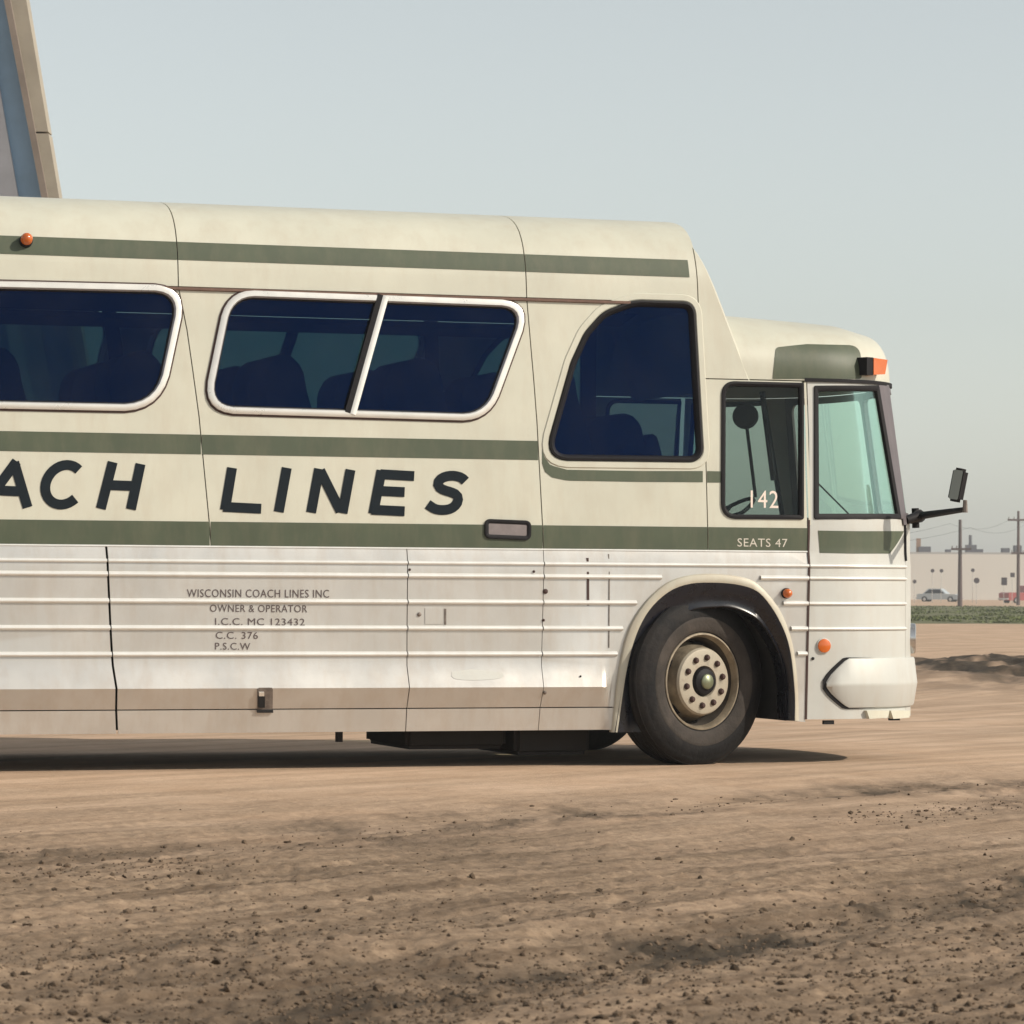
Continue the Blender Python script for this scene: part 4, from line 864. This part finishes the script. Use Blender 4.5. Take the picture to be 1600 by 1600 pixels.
# ------------------------------------------------------------------ tall tapered tower behind the bus
def tower():
    D0 = 60.0; root = empty('tapered_tower', on_ground(-70, D0))
    tag(root, 'tall tapering tower with tan edge post and blue panel, rising behind the bus roof', 'tower')
    root_l = Vector(root.location); ex = Vector((VR[0], VR[1], 0)); ey = Vector((VD[0], VD[1], 0))
    def P(px, py, dd=0.0): q = Vector(at_depth(px, py, D0)); q = q + ey * dd; return q - root_l
    ytop, ybot = -420, 925 + FPX * 1.1 / D0 + 2
    L = lambda x0, y0, x1, y1: (lambda y: x0 + (x1 - x0) * (y - y0) / (y1 - y0))
    eR = L(41, 0, 91, 300); eI = L(10, 0, 66, 295); bI = L(-26, 0, 24, 290); cx = -70
    tan_ = mat('tan_concrete', (0.36, 0.325, 0.265), 0.8, 0, 0.18, 1.2, 0.2, 6); blue = mat('blue_panel', (0.24, 0.39, 0.56), 0.45, 0, 0.2, 1.0); grey = mat('pale_grey_panel', (0.46, 0.48, 0.52), 0.5, 0, 0.15, 1.5)
    def prism(name, fa, fb, y0, y1, d0, d1, m):
        for sgn in (1, -1):
            X = (lambda v: v) if sgn > 0 else (lambda v: 2 * cx - v)
            V = [P(X(f(y)), y, d) for y in (y0, y1) for d in (d0, d1) for f in (fa, fb)]
            build(name, V, [(0, 1, 3, 2), (4, 6, 7, 5), (0, 4, 5, 1), (2, 3, 7, 6), (0, 2, 6, 4), (1, 5, 7, 3)], m, root)
    yj = 207
    prism('edge_post', eI, eR, ytop, yj - 1.5, 0.0, 0.5, tan_); prism('edge_post', eI, eR, yj + 1.5, ybot, 0.0, 0.5, tan_)
    mid = lambda y: eI(y) + 0.42 * (eR(y) - eI(y))
    prism('post_flange', lambda y: eI(y) - 3, lambda y: eI(y) + 7, ytop, ybot, -0.10, 0.0, mat('brown_grey_flange', (0.24, 0.20, 0.17), 0.7, 0, 0.2, 2))
    prism('recessed_panel', bI, eI, ytop, ybot, 0.22, 0.45, blue)
    prism('ribbed_panel', lambda y: bI(y) - 55 + 0 * y, bI, ytop, ybot, 0.12, 0.45, grey)
    prism('core_panel', const(cx), lambda y: bI(y) - 55, ytop, ybot, 0.25, 0.45, blue)
tower()

# ------------------------------------------------------------------ far background on the right
def rel(root): o = Vector(root.location); return lambda px, py, d: Vector(at_depth(px, py, d)) - o
RX = Vector((VR[0], VR[1], 0)); RD = Vector((VD[0], VD[1], 0)); RB = Matrix((RX, RD, Vector((0, 0, 1)))).transposed()
def warehouse():
    D0 = 455.0; root = empty('warehouse', on_ground(1520, D0)); sc_ = D0 / FPX
    tag(root, 'long low pale warehouse along the horizon, seen through the poles', 'building')
    wall = mat('pale_wall', (0.72, 0.69, 0.63), 0.8, 0, 0.06, 0.05); trim = mat('roof_trim', (0.42, 0.40, 0.38), 0.7); dk = mat('roof_plant', (0.10, 0.10, 0.12), 0.8); H = 1.1 + (925 - 866) * sc_
    half = 46.0
    MB().box((0, 10, H / 2), (2 * half, 20, H), RB).build('wall', wall, root)
    for k in range(15): MB().box(RB @ Vector((-half + 3 + k * 6.15, -0.06, H / 2 - 0.1)), (0.10, 0.14, H - 0.4), RB).build('pilaster', wall, root)
    MB().box(RB @ Vector((0, 9.9, H + 0.12)), (2 * half + 0.6, 20.6, 0.26), RB).build('roof', trim, root)
    X = lambda px: (px - 1520) * sc_
    for px, w_, h_ in ((1447, 1.5, 0.75), (1520, 1.3, 1.0), (1532, 1.0, 0.45), (1574, 0.95, 0.6), (1593, 0.9, 0.95), (1484, 0.6, 0.4)):
        MB().box(RB @ Vector((X(px), 2, H + 0.24 + h_ / 2)), (w_, 1.6, h_), RB).build('roof_unit', dk, root)
    c = RB @ Vector((X(1519.5), 2.2, 0)); MB().bar(c + Vector((0, 0, H + 0.2)), c + Vector((0, 0, H + 2.5)), 0.24, 0.2, 10).build('chimney', dk, root)
    c = RB @ Vector((X(1438), 2.2, 0)); MB().box(c + Vector((0, 0, H + 1.1)), (0.55, 0.5, 1.9), RB).build('roof_stack', mat('rusty_stack', (0.33, 0.20, 0.13), 0.8), root)
    for px in (1551, 1462): MB().box(RB @ Vector((X(px), -0.05, 1.3)), (1.8, 0.16, 2.4), RB).build('door', trim, root)
warehouse()
def pole(px, D0, ytop, r, label, arms):
    root = empty('utility_pole', on_ground(px, D0)); tag(root, label, 'utility pole', 'poles along the far road'); sc_ = D0 / FPX; H = 1.1 + (925 - ytop) * sc_
    wood = mat('weathered_pole', (0.13, 0.095, 0.09), 0.9, 0, 0.25, 3)
    MB().bar((0, 0, -0.3), (0, 0, H), r, r * 0.6, 10).build('shaft', wood, root)
    for y, hw in arms:
        z = 1.1 + (925 - y) * sc_; a = MB().box((0, -0.2, z), (2 * hw, 0.13, 0.16), RB).build('crossarm', wood, root)
        for s_ in (-0.9, -0.45, 0.45, 0.9): MB().bar(RX * hw * s_ + Vector((0, -0.2, z + 0.08)), RX * hw * s_ + Vector((0, -0.2, z + 0.26)), 0.05, 0.03, 6).build('insulator', MT['latch'], a)
pole(1500, 262, 812, 0.19, 'thicker weathered pole just right of the parked pale car', ((858, 0.75),))
pole(1591, 300, 798, 0.17, 'tall dark pole at the right edge beside the red pickup', ((812, 1.0), (864, 0.7)))
def post_sign(px, D0, ytop, wpx, hpx, rnd, label, col=(0.06, 0.05, 0.06)):
    root = empty('post_sign', on_ground(px, D0)); tag(root, label, 'sign', 'small signs along the far road'); k = D0 / FPX; z = 1.1 + (925 - ytop) * k; m = mat('dark_sign', col, 0.7)
    MB().bar((0, 0.08, -0.2), (0, 0.08, z), 0.028, 0.025, 6).build('post', MT['chrome'], root)
    if rnd: MB().lathe([(0, -0.02), (wpx * k / 2, -0.02), (wpx * k / 2, 0.02), (0, 0.02)], (0, 0, z), RD, 16).build('plate', m, root)
    else: MB().box((0, 0, z), (wpx * k, 0.05, hpx * k), RB).build('plate', m, root)
for a in ((1429, 330, 909, 6, 0, True, 'small round dark sign right beside the nose of the bus'), (1457, 345, 892, 6, 0, True, 'small round sign high above the tail of the pale car'), (1471, 345, 892, 6, 0, True, 'small round sign high above the middle of the pale car'),
          (1520, 350, 891, 6, 0, True, 'small high round sign under the chimney of the warehouse'), (1526, 320, 907, 9, 0, True, 'larger dark round sign right of the thicker pole'), (1569, 310, 908, 9, 12, False, 'grey rectangular sign left of the tall dark pole'), (1582, 330, 898, 7, 7, False, 'small square sign close to the tall dark pole, above the red pickup')): post_sign(*a)
def car(px, D0, rot, L, Wd, H, col, label, pickup=False):
    root = empty('parked_car' if not pickup else 'pickup_truck', on_ground(px, D0)); tag(root, label, 'car' if not pickup else 'pickup'); root.rotation_euler = (0, 0, math.atan2(VR[1], VR[0]) + rot)
    paint = mat('car_paint', col, 0.3, 0.1, 0.05, 2); dk = mat('car_glass', (0.02, 0.025, 0.03), 0.1)
    def prism(name, pts, hw, m, par=root, tap=1.0):
        n = len(pts); zc = max(p[1] for p in pts); z0 = min(p[1] for p in pts)
        V = [(x, s_ * hw * (1 - (1 - tap) * (z - z0) / max(1e-6, zc - z0)), z) for s_ in (-1, 1) for x, z in pts]
        return build(name, V, [tuple(range(n)), tuple(range(n, 2 * n))[::-1]] + [(i, (i + 1) % n, n + (i + 1) % n, n + i) for i in range(n)], m, par)
    h = L / 2; b = 0.62 * H
    prism('body', [(-h, 0.3), (-h, b * .92), (-h * .9, b), (h * .82, b * .96), (h, b * .82), (h, 0.3)], Wd / 2, paint)
    if not pickup: cab = [(-h * .72, b), (-h * .45, H), (h * .12, H), (h * .42, b)]
    else: cab = [(-h * .08, b), (-h * .05, H), (h * .28, H), (h * .5, b)]
    c = prism('cabin', cab, Wd / 2 * 0.97, paint, tap=0.82)
    cx_ = sum(p[0] for p in cab) / 4; win = [(cx_ + (x - cx_) * 0.86, b + 0.04 if z == b else H - 0.09) for x, z in cab]
    for s_ in (-1, 1):
        V = [(x, s_ * (Wd / 2 * 0.97 * (1 - 0.18 * (z - b) / (H - b)) + 0.012), z) for x, z in win]; V += [(x, y - s_ * 0.02, z) for x, y, z in V]
        build('side_window', V, [(0, 1, 2, 3), (7, 6, 5, 4)] + [(i, (i + 1) % 4, 4 + (i + 1) % 4, 4 + i) for i in range(4)], dk, c)
    for x in (-h * .62, h * .62):
        for s_ in (-1, 1): 
            wv = MB().lathe([(0, -0.11), (0.30, -0.11), (0.33, -0.06), (0.33, 0.06), (0.30, 0.11), (0, 0.11)], (x, s_ * (Wd / 2 - 0.08), 0.33), (0, 1, 0), 18).build('wheel', MT['tyre'], root, 40)
            MB().lathe([(0, 0.125), (0.17, 0.12), (0.18, 0.10)], (x, s_ * (Wd / 2 - 0.08), 0.33), (0, s_, 0), 14).build('hubcap', MT['chrome'], wv, 40)
    for s_ in (-1, 1): MB().box((h + 0.01, s_ * Wd * .36, b * .72), (0.06, 0.3, 0.16)).build('headlight', MT['lens'], root)
    MB().box((h + 0.05, 0, 0.45), (0.12, Wd * .98, 0.14)).build('bumper', MT['chrome'], root); MB().box((-h - 0.05, 0, 0.45), (0.12, Wd * .98, 0.14)).build('bumper', MT['chrome'], root)
car(1468, 372, math.radians(-22), 4.5, 1.75, 1.45, (0.50, 0.55, 0.57), 'pale parked car between the bus nose and the thicker pole')
car(1600, 345, math.radians(24), 4.6, 1.85, 1.75, (0.34, 0.075, 0.07), 'red pickup truck cut off at the right edge', True)
def wires():
    for dz, a0 in ((812, -0.75), (818, 0.75)):
        pts = []; a = Vector(at_depth(1500, dz + 6, 262)) + RX * a0; b = Vector(at_depth(1591, dz, 300)) + RX * a0; c = b + (b - a) * 1.6; mb = MB()
        for p, q in ((a - (b - a) * 2.0, a), (a, b), (b, c)):
            for k in range(10):
                t0, t1 = k / 10, (k + 1) / 10; f = lambda t: p.lerp(q, t) - Vector((0, 0, 1.2 * 4 * t * (1 - t) * 0.5)); mb.bar(f(t0), f(t1), 0.009, n=5)
        o = mb.build('overhead_wire', MT['dark']); tag(o, 'thin overhead wire at the %s of the two wires between the far poles' % ('left' if a0 < 0 else 'right'), 'wire', 'overhead wires')
wires()
# grass strip in front of the far road
def verge():
    d0, d1 = 122, 262; A0, A1 = -90, 110; V = []; F = []; na, nd = 80, 30
    for j in range(nd + 1):
        for i in range(na + 1):
            dd = d0 + (d1 - d0) * j / nd; aa = A0 + (A1 - A0) * i / na; e = 0.0 if j in (0, nd) or i in (0, na) else 0.05 + 0.03 * math.sin(aa * 1.3 + dd)
            dd2 = dd + (2.5 * math.sin(aa * 0.35) + 1.5 * math.sin(aa * 0.9) if j in (0, nd) else 0); V.append((CAM[0] + aa * VR[0] + dd2 * VD[0], CAM[1] + aa * VR[1] + dd2 * VD[1], e - (0.05 if j in (0, nd) else 0) + 0.02))
    for j in range(nd):
        for i in range(na): k = j * (na + 1) + i; F.append((k, k + 1, k + na + 2, k + na + 1))
    g = build('grass_verge', V, F, mat('verge_turf', (0.135, 0.135, 0.055), 0.95, 0, 0.5, 0.7), None, 60); g['kind'] = 'structure'
    V = []; F = []
    for k in range(14000):
        dd = d0 + 3 + (d1 - d0 - 4) * rng.random() ** 1.4; aa = (1380 - 800 + 300 * rng.random()) / FPX * dd; h_ = 0.03 + 0.17 * rng.random() * vnoise(np.array([aa * .8]), np.array([dd * .3]), 5)[0]; an = rng.random() * 3.14; wv = 0.05 + 0.06 * rng.random()
        x, y = CAM[0] + aa * VR[0] + dd * VD[0], CAM[1] + aa * VR[1] + dd * VD[1]; c, s_ = math.cos(an) * wv, math.sin(an) * wv; lx, ly = rng.normal() * .08, rng.normal() * .08; b = len(V)
        V += [(x - c, y - s_, 0.02), (x + c, y + s_, 0.02), (x + lx + c * .3, y + ly + s_ * .3, h_), (x + lx - c * .3, y + ly - s_ * .3, h_ * .95)]; F.append((b, b + 1, b + 2, b + 3))
    o = build('grass', V, F, mat('grass_blades', (0.120, 0.142, 0.048), 0.9, 0, 0.5, 0.8), None, None, fix=False); o['kind'] = 'stuff'; o['label'] = 'strip of short green grass beyond the bare lot'; o['category'] = 'grass'
verge()

# ------------------------------------------------------------------ hazy air
def haze():
    hz = MB().box((0, 0, 10.5), (14000, 14000, 24)).build('haze', None); hz['kind'] = 'stuff'; hz['label'] = 'thin pale haze over the flat lot'; hz['category'] = 'haze'
    m = bpy.data.materials.new('haze_air'); m.use_nodes = True; n = m.node_tree.nodes; n.clear(); v = n.new('ShaderNodeVolumePrincipled'); v.inputs['Color'].default_value = (0.99, 0.99, 0.99, 1); v.inputs['Density'].default_value = 0.0006; v.inputs['Anisotropy'].default_value = 0.2
    o = n.new('ShaderNodeOutputMaterial'); m.node_tree.links.new(v.outputs[0], o.inputs['Volume']); hz.data.materials.append(m)
haze()
